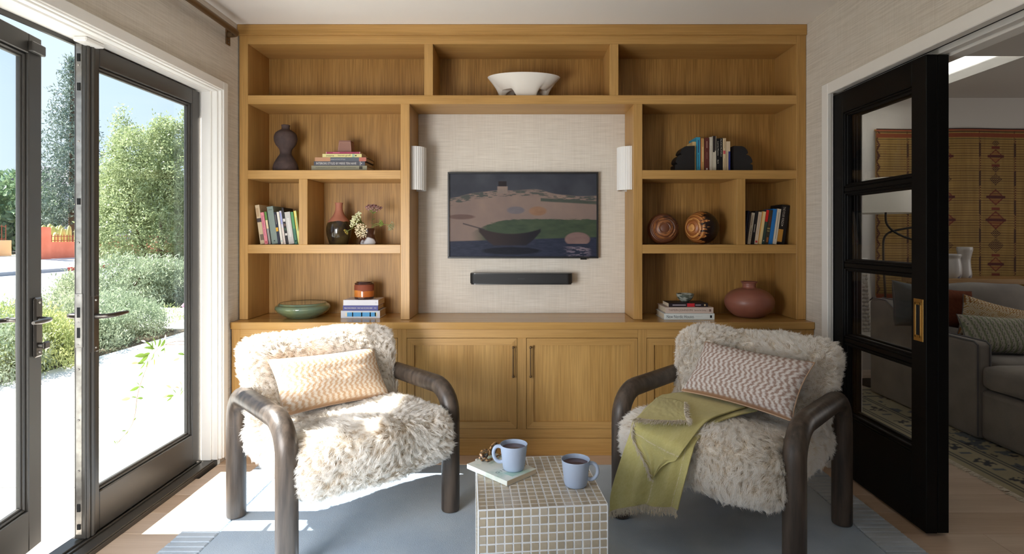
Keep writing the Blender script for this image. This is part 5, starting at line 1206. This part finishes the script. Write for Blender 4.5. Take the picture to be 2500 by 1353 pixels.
# sofa with chaise
M['linen'] = mat('grey_linen', s(138, 130, 121), .95, spec=.08, col2=s(122, 115, 108), vscale=5, vdet=8, bump=.35, bscale=500, sheen=.15); M['linen2'] = mat('grey_linen_piping', s(104, 101, 100), .95, spec=.05)
sf = thing('sofa', 'slipcovered grey linen sofa with a long chaise in the next room', 'sofa', (3.9, 3.9, 0))
def bevel(o, w, n=3):
    md = o.modifiers.new('bevel', 'BEVEL'); md.width = w; md.segments = n; md.limit_method = 'ANGLE'; return o
SXa = 2.725; zN = .011
bevel(W(G().box(SXa + .02, 3.62, 2.55, 3.44, zN, .31), 'chaise_skirt', M['linen'], sf), .03)
bevel(W(G().box(SXa + .02, 5.25, 3.44, 4.44, zN, .31), 'skirt', M['linen'], sf), .03)
prof = [(3.43, zN), (4.49, zN + .0), (4.495, .72), (4.46, .745), (4.30, .742), (4.22, .70), (4.12, .635), (4.0, .602), (3.8, .59), (3.46, .588), (3.43, .57)]
bevel(W(G().prism(prof, 0, SXa, SXa + .082), 'arm', M['linen'], sf), .022)
g = G(); pts = [(SXa + .004, y, z + .002) for y, z in prof[2:]]; g.tube(pts, .005, 6); g.tube([(SXa + .004, 3.432, .57), (SXa + .004, 3.432, .03)], .005, 6); g.tube([(SXa + .078, y, z + .002) for y, z in prof[3:]] + [(SXa + .078, 3.43, .32)], .005, 6)
W(g, 'piping', M['linen2'], sf, smooth=60)
bevel(W(G().prism([(3.43, zN), (4.49, zN), (4.495, .56), (4.4, .588), (3.46, .588), (3.43, .57)], 0, 5.13, 5.25), 'arm', M['linen'], sf), .022)
bevel(W(G().box(SXa + .126, 5.128, 4.30, 4.49, .20, .735), 'back', M['linen'], sf), .04)
def soft(name, c, h3, r, par, m, rx=0, seed=1, amp=.01):
    V, F = rbox(*h3, r, 12, lambda V: V + np.stack([lumps(V, seed, 6, amp * .5), lumps(V, seed + 1, 6, amp), lumps(V, seed + 2, 6, amp)], 1)); R_ = np.array(Matrix.Rotation(rx, 3, 'X')); V = V @ R_.T + np.array(c) - np.array(par.location)
    return npobj(name, V, F, m, par, smooth=1)
soft('chaise_cushion', (3.172, 3.0, .395), (.447, .42, .080), .05, sf, M['linen'], 0, 3, .006)
soft('seat_cushion', (3.235, 3.86, .395), (.380, .44, .080), .05, sf, M['linen'], 0, 4, .006)
soft('seat_cushion', (4.36, 3.84, .395), (.735, .46, .080), .05, sf, M['linen'], 0, 5, .006)
soft('back_cushion', (3.275, 4.19, .665), (.415, .085, .205), .07, sf, M['linen'], -.16, 6, .014)
soft('back_cushion', (4.12, 4.19, .665), (.42, .085, .205), .07, sf, M['linen'], -.16, 8, .014)
soft('back_cushion', (4.85, 4.19, .665), (.28, .085, .205), .07, sf, M['linen'], -.16, 9, .014)
flat = lambda c, c2, f=10: (lambda u, v: np.array(s(*c)) * (1 - vnoise(u + 3, v + 3, 2, 3, f)[..., None]) + np.array(s(*c2)) * vnoise(u + 3, v + 3, 2, 3, f)[..., None])
def stripes(u, v):
    c = np.zeros(u.shape + (3,)); c[:] = s(166, 160, 146); k_ = ((u + .10 * v) * 7.0) % 1
    c[(k_ > .18) & (k_ < .52)] = s(122, 128, 102); c[(k_ > .48) & (k_ < .53)] = s(104, 110, 88); c[(k_ > .70) & (k_ < .80) & (((v * 13) % 1) < .55)] = s(52, 50, 62); return c
def ikat(u, v):
    c = np.zeros(u.shape + (3,)); c[:] = s(196, 184, 160); d_ = np.abs(((u * 1.6) % 1) - .5) * 1.4 + np.abs(((v * 1.3 + .3) % 1) - .5); k_ = (d_ * 6.5 + vnoise(u + 2, v + 2, 7, 2, 6) * .4) % 1
    c[(k_ > .5) & (k_ < .92)] = s(160, 122, 66); c[((u * 9) % 1 < .22) & (np.abs(v) > .62)] = s(136, 92, 54); return c
def pillow(label, px0, px1, py0, py1, Y, paint, th, rz=0., roll=0., tilt=-.25, nm='pillow'):
    a_ = (px1 - px0) / 2 * Y / FPX; b_ = (py1 - py0) / 2 * Y / FPX; c = Vector((X((px0 + px1) / 2, Y), Y, Z((py0 + py1) / 2, Y)))
    R_ = Matrix.Rotation(rz, 4, 'Z') @ Matrix.Rotation(PI / 2 + tilt, 4, 'X') @ Matrix.Rotation(roll, 4, 'Z'); R_.translation = c
    return cushion(nm, label, R_, a_, b_ / max(.5, math.cos(tilt)), th, paint, 90, 60, group='pillows on the sofa', mt='cush2', cat='pillow', seamcol=M['linen2'])
M['cush2'] = mat('pillow_cloth', (.5, .5, .5), .95, spec=.05, attr=True, bump=.3, bscale=400)
pillow('slate blue-grey pillow at the arm end of the sofa, seen through the door glass', 2180, 2300, 692, 800, 4.06, flat((92, 96, 96), (76, 82, 84)), .075, .05, -.12)
pillow('rust brown pillow leaning in the corner of the sofa beside the black door', 2268, 2368, 704, 800, 3.95, flat((108, 62, 42), (88, 48, 34)), .065, -.1, -.15)
pillow('cream pillow with ochre geometric lines behind the striped pillow', 2350, 2492, 738, 838, 3.82, ikat, .06, -.12, -.28)
pillow('striped sage and navy lumbar pillow lying in front on the sofa', 2352, 2540, 776, 862, 3.66, stripes, .07, -.05, -.06, -.45)
# console table and vases
cs = thing('console_table', 'narrow oak console table behind the sofa', 'console table', (4.3, 4.72, 0))
M['teak'] = wood('console_oak', s(150, 112, 66), s(170, 130, 80), 0, .7, 160, .4, .5)
W(G().box(3.24, 5.35, 4.56, 4.90, .838, .884, .004), 'top', M['teak'], cs)
for x_ in (3.30, X(2385, 4.66), X(2458, 4.66), 5.22): W(G().box(x_, x_ + .045, 4.60, 4.66, .001, .838, .003), 'leg', M['teak'], cs); W(G().box(x_, x_ + .045, 4.82, 4.87, .001, .838, .003), 'leg', M['teak'], cs)
M['delft'] = mat('white_and_blue_glaze', s(196, 190, 184), .35, col2=s(62, 62, 92), vscale=9, sharp=(.60, .68))
vessel('tall_ceramic_vase', 'taller white vase with blue brushwork and a flared rim on the console', 'vase', (X(2355, 4.72), 4.72, .8845), [(.046, 0), (.048, .01), (.043, .09), (.041, .15), (.050, .20), (.056, .235), (.054, .25)], .005, M['delft'], group='white and blue vases')
vessel('short_ceramic_vase', 'shorter bulging white vase with blue and brown brushwork beside the tall vase', 'vase', (X(2328, 4.66), 4.66, .8845), [(.045, 0), (.052, .02), (.056, .08), (.050, .13), (.045, .16), (.053, .185), (.051, .194)], .005, M['delft'], group='white and blue vases')
# floor lamp
lp = thing('floor_lamp', 'floor lamp with a wide white cone shade and bent black iron stem', 'floor lamp', (X(2163, 4.72), 4.72, 0))
M['iron'] = mat('black_iron', s(26, 24, 22), .5, metal=.3, bump=.1, bscale=80); M['shade'] = mat('white_linen_shade', s(222, 216, 204), .9, spec=.05, bump=.1, bscale=500)
YL = 4.72; lx = lambda p: X(p, YL); lz = lambda p: Z(p, YL)
W(G().lathe([(.165, .001), (.17, .004), (.165, .016), (.02, .024)], 40, (lx(2150), YL, 0)), 'base', M['iron'], lp, smooth=40)
r1 = [(2150, 948), (2164, 800), (2162, 720), (2158, 650), (2157, 600), (2159, 583), (2165, 573), (2176, 566), (2196, 561), (2226, 556), (2262, 555), (2276, 564), (2274, 582), (2260, 591), (2240, 589), (2226, 585), (2204, 578), (2184, 568), (2170, 557), (2162, 545), (2160, 532), (2160.5, 505), (2161, 470)]
cr_ = patch([[(lx(a), YL + (.004 if i < 12 else -.012), lz(b)), (lx(a), YL + .0, lz(b))] for i, (a, b) in enumerate(r1)], 2, 110)[:, 0]
W(G().tube([tuple(p_) for p_ in cr_], .0085, 10), 'stem', M['iron'], lp, smooth=60)
g = G().lathe([(.245, lz(521)), (.142, lz(436)), (.139, lz(436)), (.242, lz(521))], 56, (lx(2161), YL, 0), cap0=False, cap1=False); n_ = len(g.v)
for k_ in range(56): g.f.append((k_, n_ - 56 + k_, n_ - 56 + (k_ + 1) % 56, (k_ + 1) % 56)); g.m.append(0)
W(g, 'shade', M['shade'], lp, smooth=30)
W(G().tube([(lx(2161) - .14, YL, lz(440)), (lx(2161) + .14, YL, lz(440))], .003, 6).tube([(lx(2161), YL, lz(470)), (lx(2161), YL, lz(440))], .004, 6), 'shade_support', M['iron'], lp)
# white woven chair
wc = thing('wicker_chair', 'white woven chair in the corner behind the sofa arm, seen through the door glass', 'chair', (2.86, 4.95, 0))
M['rope'] = mat('white_woven_rope', s(206, 200, 188), .9, spec=.05); xw0, xw1 = 2.70, 2.99
for x_ in (xw0, xw1 + .02): W(G().tube([(x_, 4.90, .001), (x_, 4.94, .5), (x_, 5.0, 1.02)], .014, 8), 'leg', M['white'], wc, smooth=60)
for x_ in (xw0, xw1 + .02): W(G().tube([(x_, 4.66, .001), (x_, 4.66, .40)], .014, 8), 'leg', M['white'], wc, smooth=60)
W(G().tube([(xw0, 5.0, 1.02), (xw1 + .02, 5.0, 1.02)], .014, 8).tube([(xw0, 4.66, .40), (xw1 + .02, 4.66, .40)], .014, 8), 'frame', M['white'], wc, smooth=60)
g = G()
for r_ in range(22):
    for c_ in range(7):
        z_ = .31 + r_ * .032; y_ = 4.925 + (z_ - .3) * .105; x_ = xw0 + .03 + c_ * .042 + (.021 if r_ % 2 else 0); g.sphere((x_, y_, z_), .016, 8, 5, (1.5, .8, .9))
tag(W(g, 'woven_back', M['rope'], wc, smooth=60), kind='stuff'); W(G().box(xw0, xw1 + .02, 4.64, 4.95, .375, .40, .01), 'seat', M['rope'], wc)
# patterned rug
nr = thing('patterned_rug', 'faded cream rug with dark floral border and fringed edge in the next room', 'rug', (3.4, 3.1, .0006))
nu, nv = 200, 260; xa, xb, ya, yb = 2.335, 4.9, 1.5, 4.60
u, v = np.meshgrid(np.linspace(0, 1, nu), np.linspace(0, 1, nv)); xx = xa + (xb - xa) * u; yy = ya + (yb - ya) * v
n2_ = vnoise(u * 3 + 1, v * 3 + 1, 23, 3, 5); n_ = vnoise(u * 2, v * 2.4, 31, 5, 10); img = np.array(s(176, 164, 134)) * (1 - n_[..., None]) + np.array(s(150, 140, 116)) * n_[..., None]
e = np.minimum(np.minimum(xx - xa, xb - xx), np.minimum(yy - ya, yb - yy))
for d_, w_ in ((.055, .006), (.075, .004), (.235, .006), (.255, .004)): over(np.abs(e - d_) < w_, (92, 92, 92))
along = np.where(xx - xa <= np.minimum(yy - ya, yb - yy), yy, xx); ph = (along / .23) % 1 - .5; d_ = np.hypot(ph * .23 / .062, (e - .155) / .042)
ang_ = np.arctan2(e - .155, ph * .23); over((d_ < 1 + .28 * np.sin(ang_ * 6)) & (d_ > .35) & (n_ < .62), (84, 84, 88)); over((np.abs(np.abs(ph) - .5) < .06) & (np.abs(e - .155) < .03), (104, 110, 116))
m_ = (e > .27) & (vnoise(u * 3, v * 3.6, 33, 3, 14) > .62); over(m_, (112, 116, 118)); over((e > .27) & (vnoise(u * 3, v * 3.6, 35, 3, 18) > .70), (84, 82, 84))
M['oldrug'] = mat('faded_wool_rug', (.4, .4, .3), .95, spec=.04, attr=True, bump=.4, bscale=380)
P = np.stack([xx, yy, np.full_like(xx, .0085)], -1).reshape(-1, 3) - np.array(nr.location); npobj('pile', P, gridF(nu, nv), M['oldrug'], nr, colors=img.reshape(-1, 3))
W(G().box(xa, xb, ya, yb, .0012, .0082), 'backing', M['fringe'], nr)
g = G(); y = ya
while y < yb:
    g.tube([(xa, y, .006), (xa - .018, y + jit(.008), .004), (xa - rnd.uniform(.026, .042), y + jit(.012), .0035)], [.003, .0026, .0014], 5); y += .0075
tag(W(g, 'fringe', M['fringe'], nr, smooth=60), kind='stuff')
# ---------------------------------------------------------------- outside
GZ = -.07
struct(obj('ground', G().box(-140, -1.8, -60, 140, GZ - .35, GZ - .12), M['soil']))
M['slab_joint'] = M['concrete']
pat = struct(obj('patio', G().box(-5.0, -1.802, -8, 9.6, GZ - .12, GZ - .012), M['soil']))
y = -7.9; k_ = 0
for ya_, yb_ in ((-7.9, -3.5), (-3.49, -.2), (-.19, 2.95), (2.96, 6.2), (6.21, 9.58)):
    for xa_, xb_ in ((-4.55, -3.2), (-3.19, -1.805)): obj('slab', G().box(xa_, xb_, ya_, yb_, GZ - .02, GZ, .002), M['concrete'], pat)
struct(obj('path', G().box(-6.4, -4.56, 8.0, 10.3, GZ - .1, GZ + .005, .004).box(-8.7, -5.0, 10.31, 10.34, GZ - .1, GZ), M['concrete']))
struct(obj('road', G().box(-17.5, -9.0, -30, 120, GZ - .2, GZ - .06), M['asphalt']))
struct(obj('sidewalk', G().box(-9.0, -8.55, -30, 120, GZ - .2, GZ - .01), M['concrete']))
M['redpaint'] = mat('red_curb_paint', s(200, 52, 48), .7); M['curb'] = mat('curb_concrete', s(178, 176, 180), .9)
crb = struct(obj('curb', G().box(-17.75, -17.5, -10, 22.1, GZ - .2, GZ + .07, .01).box(-17.75, -17.5, 25.6, 80, GZ - .2, GZ + .07, .01), M['curb']))
obj('painted_curb', G().box(-17.75, -17.5, 22.11, 25.59, GZ - .2, GZ + .072, .01), M['redpaint'], crb)
struct(obj('driveway', G().add([(-17.75, -10, GZ + .03), (-17.75, 90, GZ + .03), (-21.2, 90, .2), (-21.2, -10, .2), (-24.5, -10, .3), (-24.5, 90, .3), (-17.75, -10, -.3), (-17.75, 90, -.3), (-24.5, 90, -.3), (-24.5, -10, -.3)],
       [(0, 1, 2, 3), (3, 2, 5, 4), (0, 6, 7, 1), (4, 5, 8, 9), (6, 9, 8, 7), (0, 3, 4, 9, 6), (1, 7, 8, 5, 2)]), M['concrete'], smooth=0))
gw = thing('garden_wall', 'terracotta stucco garden wall with a pillar across the road', 'wall', (-21.2, 30, 0))
W(G().box(-21.4, -21.2, 25.75, 60, -.1, .95, .01), 'wall_panel', M['terracotta_wall'], gw); W(G().box(-21.5, -21.1, 25.0, 25.72, -.1, 1.62, .015), 'pillar', M['terracotta_wall'], gw)
gw2 = thing('retaining_wall', 'buff retaining wall topped by a rusty picket fence, left of the pillar across the road', 'wall', (-24.2, 22, 0))
W(G().box(-24.4, -24.2, 12, 27.2, 0, 1.02, .01), 'wall_panel', mat('buff_stucco', s(222, 180, 150), .9), gw2)
M['rust'] = mat('rusty_iron', s(150, 72, 52), .8)
def fence_bars(x, y0, y1, z0, z1, n):
    g = G().box(x - .012, x + .012, y0, y1, z0 + .05, z0 + .075).box(x - .012, x + .012, y0, y1, z1 - .09, z1 - .065)
    for y_ in np.linspace(y0, y1, n): g.box(x - .011, x + .011, y_ - .011, y_ + .011, z0, z1)
    return g
tag(W(fence_bars(-21.3, 25.8, 45, .95, 1.28, 110), 'fence_bars', M['rust'], gw), kind='stuff'); tag(W(fence_bars(-24.3, 12.5, 27, 1.02, 1.75, 70), 'fence_bars', M['rust'], gw2), kind='stuff')
hs = thing('house', 'pale blue-grey house half hidden behind the tall conifer', 'house', (-41, 52, 0)); M['hw'] = mat('pale_siding', s(206, 210, 222), .8)
W(G().box(-44, -38, 48, 56, -.1, 5.2), 'wall', M['hw'], hs); W(G().prism([(-44.4, 5.2), (-37.6, 5.2), (-41, 7.2)], 1, 47.7, 56.3), 'roof', mat('grey_roof', s(120, 118, 122), .9), hs)
g = G()
for y_ in (49.5, 52, 54.5): g.box(-37.99, -37.94, y_ - .5, y_ + .5, 2.6, 4.0)
W(g, 'window', mat('house_window', s(96, 108, 126), .2), hs)
# foliage
def leaves(C, n_per, spread, size, asp, seed, up=.3):
    """leaf blades scattered round the centres C; two folded quads each would be costly, one diamond is enough"""
    r = np.random.default_rng(seed); P = np.repeat(C, n_per, axis=0); m = len(P); P = P + r.normal(size=(m, 3)) * spread
    d = r.normal(size=(m, 3)); d[:, 2] += up; d /= np.linalg.norm(d, axis=1, keepdims=True); w = np.cross(d, r.normal(size=(m, 3))); w /= np.maximum(np.linalg.norm(w, axis=1, keepdims=True), 1e-6)
    L_ = size * r.uniform(.6, 1.3, (m, 1)); V = np.stack([P, P + d * L_ * .5 + w * L_ * asp, P + d * L_, P + d * L_ * .5 - w * L_ * asp], 1).reshape(-1, 3)
    return V, np.arange(4 * m).reshape(-1, 4)
def blob(n_, lobes, seed):
    """points on the surfaces of overlapping ellipsoid lobes (c, r)"""
    r = np.random.default_rng(seed); out = []
    tot = sum(l_[1][0] * l_[1][2] for l_ in lobes)
    for c, rr in lobes:
        k_ = int(n_ * rr[0] * rr[2] / tot) + 1; d = r.normal(size=(k_, 3)); d /= np.linalg.norm(d, axis=1, keepdims=True); out.append(np.array(c) + d * np.array(rr) * r.uniform(.72, 1.03, (k_, 1)))
    return np.concatenate(out)
L1_ = leafmat('olive_leaves', s(148, 160, 112), s(182, 190, 146)); L2_ = leafmat('grey_green_leaves', s(142, 156, 124), s(180, 188, 158)); L3_ = leafmat('fresh_leaves', s(150, 164, 104), s(190, 194, 130))
L4_ = leafmat('hazed_conifer_needles', s(100, 120, 112), s(128, 144, 132), .2); L5_ = leafmat('far_leaves', s(120, 146, 110), s(148, 166, 124), .2); BK = mat('bark', s(112, 94, 78), .9, bump=.4, bscale=20)  # conifer needles paled, distance haze put into their colour
def plant(name, label, cat, base, C, n_per, spread, size, asp, m, seed, stems=(), group=None, up=.3):
    o = thing(name, label, cat, base, group=group); V, F = leaves(C, n_per, spread, size, asp, seed, up)
    tag(npobj('foliage', V - np.array(base), F, m, o), kind='stuff')
    if stems:
        g = G()
        for a, b, r_ in stems: a, b = Vector(a), Vector(b); g.tube([a, a.lerp(b, .5) + Vector((jit(.1), jit(.1), 0)) * (b - a).length * .3, b], [r_, r_ * .8, r_ * .4], 7)
        obj('trunk', g, BK, o, world=True, smooth=60)
    return o
ux = lambda p, Y: X(p, Y)
# tall olive-leaved shrub
T_ = (ux(372, 13), 13.2, GZ)
lob = [((T_[0] + a, T_[1] + b, c), (r_, r_, h_)) for a, b, c, r_, h_ in ((0, 0, 1.5, 1.25, 1.3), (-.55, .2, 2.2, .85, .9), (.5, 0, 2.4, .95, .95), (-.1, -.3, 2.9, .75, .75), (.8, .3, 1.5, .9, 1.1), (-.85, -.1, 1.5, .7, .9), (.35, -.2, 3.35, .42, .5), (-.55, 0, 3.2, .42, .5), (-.85, 0, 3.65, .14, .55), (.75, .1, 3.75, .22, .6), (.1, 0, 3.6, .2, .4), (-1.1, 0, 2.55, .3, .3))]
plant('olive_shrub', 'tall loose pale green shrub standing beyond the patio, filling the fixed door pane', 'shrub', T_, blob(5200, lob, 3), 17, .065, .066, .20, L1_, 5, [((T_[0], T_[1], GZ), (T_[0] + .1, T_[1], 1.9), .09), ((T_[0] + .2, T_[1], GZ), (T_[0] + .7, T_[1], 2.2), .06), ((T_[0] - .1, T_[1], GZ), (T_[0] - .8, T_[1], 2.4), .06)])
for i, (px, Y, r_, h_, lab) in enumerate(((300, 10.9, .95, .66, 'soft grey-green mounding shrub below the tall pale shrub'), (405, 11.6, .8, .62, 'dark green low shrub right of the soft mounding shrub, at the path edge'))):
    b = (ux(px, Y), Y, GZ); plant('low_shrub', lab, 'shrub', b, blob(900, [((b[0], Y, .15), (r_, r_, h_)), ((b[0] + .3, Y + .3, .2), (r_ * .7, r_ * .7, h_ * .8)), ((b[0] - .5, Y - .2, .1), (r_ * .6, r_ * .6, h_ * .7))], 40 + i), 26, .06, .07, .13, L2_, 50 + i, [((b[0], Y, GZ), (b[0] - .2, Y, .5), .02), ((b[0], Y, GZ), (b[0] + .3, Y + .1, .5), .02)], group='low shrubs beyond the patio', up=.9)
for i, (px, Y, dx, r_, h_, m_, lab) in enumerate(((-6, 5.15, -.35, .50, .42, L2_, 'grey-green shrub at the left edge, seen through the open door leaf'), (118, 5.65, -.45, .56, .46, L3_, 'yellow-green shrub seen through the gap between the door leaves'), (232, 6.55, -.5, .60, .50, L2_, 'silvery shrub behind the lever of the fixed door leaf'), (330, 7.35, -.4, .56, .44, L2_, 'silvery shrub at the far end of the planting bed, with upright shoots'))):
    b = (ux(px, Y) + dx * .6, Y, GZ); lobes = [((b[0], Y, .06), (r_, r_ * .95, h_)), ((b[0] - .35, Y + .25, .1), (r_ * .8, r_ * .8, h_ * .9)), ((b[0] + .05, Y - .35, .0), (r_ * .6, r_ * .5, h_ * .7)), ((b[0], Y + .4, .02), (r_ * .6, r_ * .5, h_ * .7))]
    plant('bed_shrub', lab, 'shrub', b, blob(1000, lobes, 60 + i), 26, .042, .042, .15, m_, 70 + i, [((b[0] - .1, Y + .05, GZ), (b[0] - .3, Y + .2, .3), .012), ((b[0], Y, GZ), (b[0] + .2, Y - .1, .3), .012)], group='shrubs along the patio edge', up=1.2)
b = (ux(424, 8.4), 8.4, GZ); plant('weed_tuft', 'small dry weed tuft growing at the patio joint', 'plant', b, blob(60, [((b[0], 8.4, .06), (.2, .15, .12))], 9), 8, .03, .05, .1, L3_, 91, up=1)
# conifer and far trees
Yc = 36; b = (ux(176, Yc), Yc, GZ); Cc = []; rc = np.random.default_rng(4)
for t in np.linspace(0, 1, 24):
    z_ = 2.2 + t * 10.0; R_ = 2.3 * (1 - t) ** .8 + .18
    for a in np.linspace(0, 2 * PI, 9)[:-1]:
        a2 = a + rc.uniform(-.3, .3) + t * 9; L_ = R_ * rc.uniform(.75, 1.1)
        for q_ in np.linspace(.25, 1, max(2, int(L_ * 4))): Cc.append((b[0] + math.cos(a2) * L_ * q_, Yc + math.sin(a2) * L_ * q_, z_ - .22 * L_ * q_ + .25 * (q_ ** 2) * L_))
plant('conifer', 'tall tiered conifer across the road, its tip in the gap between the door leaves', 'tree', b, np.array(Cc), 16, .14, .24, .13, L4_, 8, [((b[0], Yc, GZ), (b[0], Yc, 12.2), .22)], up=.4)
for i, (px, Y, r_, z_, lab) in enumerate(((12, 40, 4.2, 4.6, 'broad hazy tree above the picket fence, seen through the open door leaf'), (-70, 47, 4.2, 5.2, 'broad hazy tree at the left edge of the open door leaf'), (82, 60, 4.6, 5.6, 'broad hazy tree behind the terracotta pillar'), (158, 78, 5, 5.2, 'broad hazy tree far behind the conifer and the pale house'),
                                     (225, 64, 4.2, 4.4, 'broad hazy tree hidden behind the meeting stiles of the doors'), (300, 80, 5, 4.6, 'broad hazy tree far behind the left side of the tall pale shrub'), (395, 82, 5, 4.2, 'broad hazy tree far behind the right side of the tall pale shrub'))):
    b = (ux(px, Y), Y, GZ)
    plant('broad_tree', lab, 'tree', b, blob(520, [((b[0], Y, z_ * .62), (r_ * .7, r_ * .7, z_ * .6)), ((b[0] - r_ * .4, Y, z_ * .45), (r_ * .5, r_ * .5, z_ * .45)), ((b[0] + r_ * .4, Y, z_ * .5), (r_ * .5, r_ * .5, z_ * .45))], 100 + i), 9, .35, .5, .25, L5_, 110 + i, [(b, (b[0], Y, z_ * .5), .25)], group='far trees across the road')
CA = mat('cactus_skin', s(158, 166, 96), .7, col2=s(196, 190, 120), vscale=2)
for i, (px, Y, n_, h_, lab) in enumerate(((110, 30, 12, 2.9, 'taller clump of columnar cacti behind the pillar'), (140, 27.6, 16, 1.75, 'low clump of columnar cacti behind the wall fence, near the pillar'), (170, 29.6, 16, 1.9, 'low clump of columnar cacti behind the wall fence, below the conifer'))):
    b = (ux(px, Y) - .6, Y, .27); o = thing('cactus_clump', lab, 'cactus', b, group='columnar cacti behind the garden wall')
    for k_ in range(n_):
        hh = (h_ - .27) * rnd.uniform(.5, 1); r_ = rnd.uniform(.10, .15); g = G().lathe([(r_ * .8, 0), (r_, hh * .3), (r_, hh * .8), (r_ * .7, hh * .95), (.01, hh)], 9, cap1=False)
        obj('cactus_column', g, CA, o, loc=(jit(.8), jit(1.0), 0), rot=(jit(.15), jit(.15), 0), smooth=60)
# flowering vine outside the fixed leaf
VX = -2.25
def vp(px, py, dx=0.): x_ = VX + dx; Y = FPX * x_ / (px - 1274); return Vector((x_, Y, Z(py, Y)))
vn = thing('flowering_vine', 'flowering vine trailing down outside the fixed glass door leaf', 'vine', tuple(vp(470, 835)))
M['vine'] = mat('vine_stem', s(150, 120, 96), .7); M['vleaf'] = leafmat('vine_leaf', s(92, 120, 48), s(118, 144, 64), .35); M['yleaf'] = leafmat('yellow_leaf', s(190, 146, 44), s(206, 164, 70), .4); M['petal'] = leafmat('cream_petal', s(240, 234, 216), s(246, 240, 226), .4); M['bud'] = leafmat('peach_bud', s(206, 150, 100), s(220, 180, 140), .4); M['pinkp'] = leafmat('pink_petal', s(226, 150, 184), s(236, 180, 206), .4)
main = [(470, 834), (430, 834), (402, 842), (386, 852), (370, 872), (353, 910), (341, 945), (334, 975), (331, 1005), (323, 1035), (306, 1060), (283, 1086)]
ps = [Vector((-1.803, 4.45, .95)), Vector((-1.95, 4.3, .86)), vp(500, 836, .1)] + [vp(*p_) for p_ in main]; cr_ = patch([[tuple(p_), tuple(p_)] for p_ in ps], 2, 60)[:, 0]; W(G().tube([tuple(p_) for p_ in cr_], .0022, 6), 'stem', M['vine'], vn, smooth=60)
W(G().tube([vp(402, 842), vp(432, 841), vp(470, 843)], .002, 6), 'stem', M['vine'], vn, smooth=60)
W(G().tube([vp(500, 935), vp(456, 950), vp(430, 966), vp(418, 972)], .002, 6), 'stem', M['vine'], vn, smooth=60)
def vleaf(px, py, ang, ln, m, w=.34, nm='leaf'):
    p_ = vp(px, py, jit(.03)); a = math.radians(ang); sc_ = p_.y / FPX; u_ = Vector((.2 * math.cos(a), .98 * math.cos(a), math.sin(a))); g = G(); leaf_poly(g, Vector((0, 0, 0)), u_, ln * sc_ * w * .8, ln * sc_ * .85, Vector((.9, .2, .3 + jit(.3))))
    o = obj(nm, g, M[m], vn, smooth=60); o.location = p_ - Vector(vn.location)
for px, py, ang, ln in ((385, 848, 60, 26), (380, 846, 100, 26), (372, 850, 130, 30), (392, 846, 40, 26), (378, 852, 160, 34), (398, 850, -60, 22), (366, 862, 190, 30), (362, 866, 215, 34), (358, 868, 170, 36), (376, 862, 250, 24), (392, 858, 20, 20), (400, 846, -75, 24), (370, 858, 80, 30), (355, 882, 235, 26), (360, 880, 260, 22), (384, 864, 300, 20),
                        (352, 886, 170, 24), (349, 908, 215, 18), (348, 914, 280, 14), (341, 942, 125, 16), (340, 944, 190, 28), (342, 944, -25, 18), (334, 971, 155, 18), (335, 973, -12, 24), (331, 998, 70, 10), (325, 1028, 30, 14), (324, 1024, 250, 12), (308, 1052, 160, 14), (304, 1062, 20, 16), (284, 1084, 70, 12), (282, 1084, 110, 12), (286, 1082, 25, 16), (278, 1088, 250, 8),
                        (440, 958, 60, 16), (430, 962, 120, 18), (424, 966, 170, 22), (446, 952, 240, 18), (452, 946, 30, 18), (436, 964, 280, 14), (420, 970, 200, 18), (450, 866, 160, 22), (462, 862, 200, 16), (456, 868, 130, 18), (466, 928, 160, 14)): vleaf(px, py, ang, ln, 'vleaf', rnd.uniform(.26, .42))
vleaf(375, 876, -80, 24, 'yleaf', .5)
for px, py, ang, ln, m in ((352, 840, 200, 20, 'petal'), (356, 836, 150, 16, 'petal'), (400, 832, 60, 18, 'petal'), (406, 834, 20, 18, 'petal'), (338, 886, 170, 22, 'bud'), (318, 972, 175, 26, 'bud'), (418, 948, 140, 20, 'bud'), (414, 964, 185, 22, 'bud'), (444, 944, 110, 20, 'bud'), (438, 948, 150, 16, 'bud'), (438, 874, 190, 20, 'bud'), (312, 978, 190, 18, 'petal'), (404, 940, 150, 18, 'petal')): vleaf(px, py, ang, ln, m, .42, 'petal')
for k_ in range(22): a = rnd.uniform(0, 6.28); vleaf(456 + 7 * math.cos(a), 746 + 10 * math.sin(a), math.degrees(a), 9, 'pinkp', .6, 'petal')
W(G().tube([vp(457, 752), vp(470, 790), vp(490, 830)], .002, 6), 'stem', M['vine'], vn, smooth=60)
fit_texts()
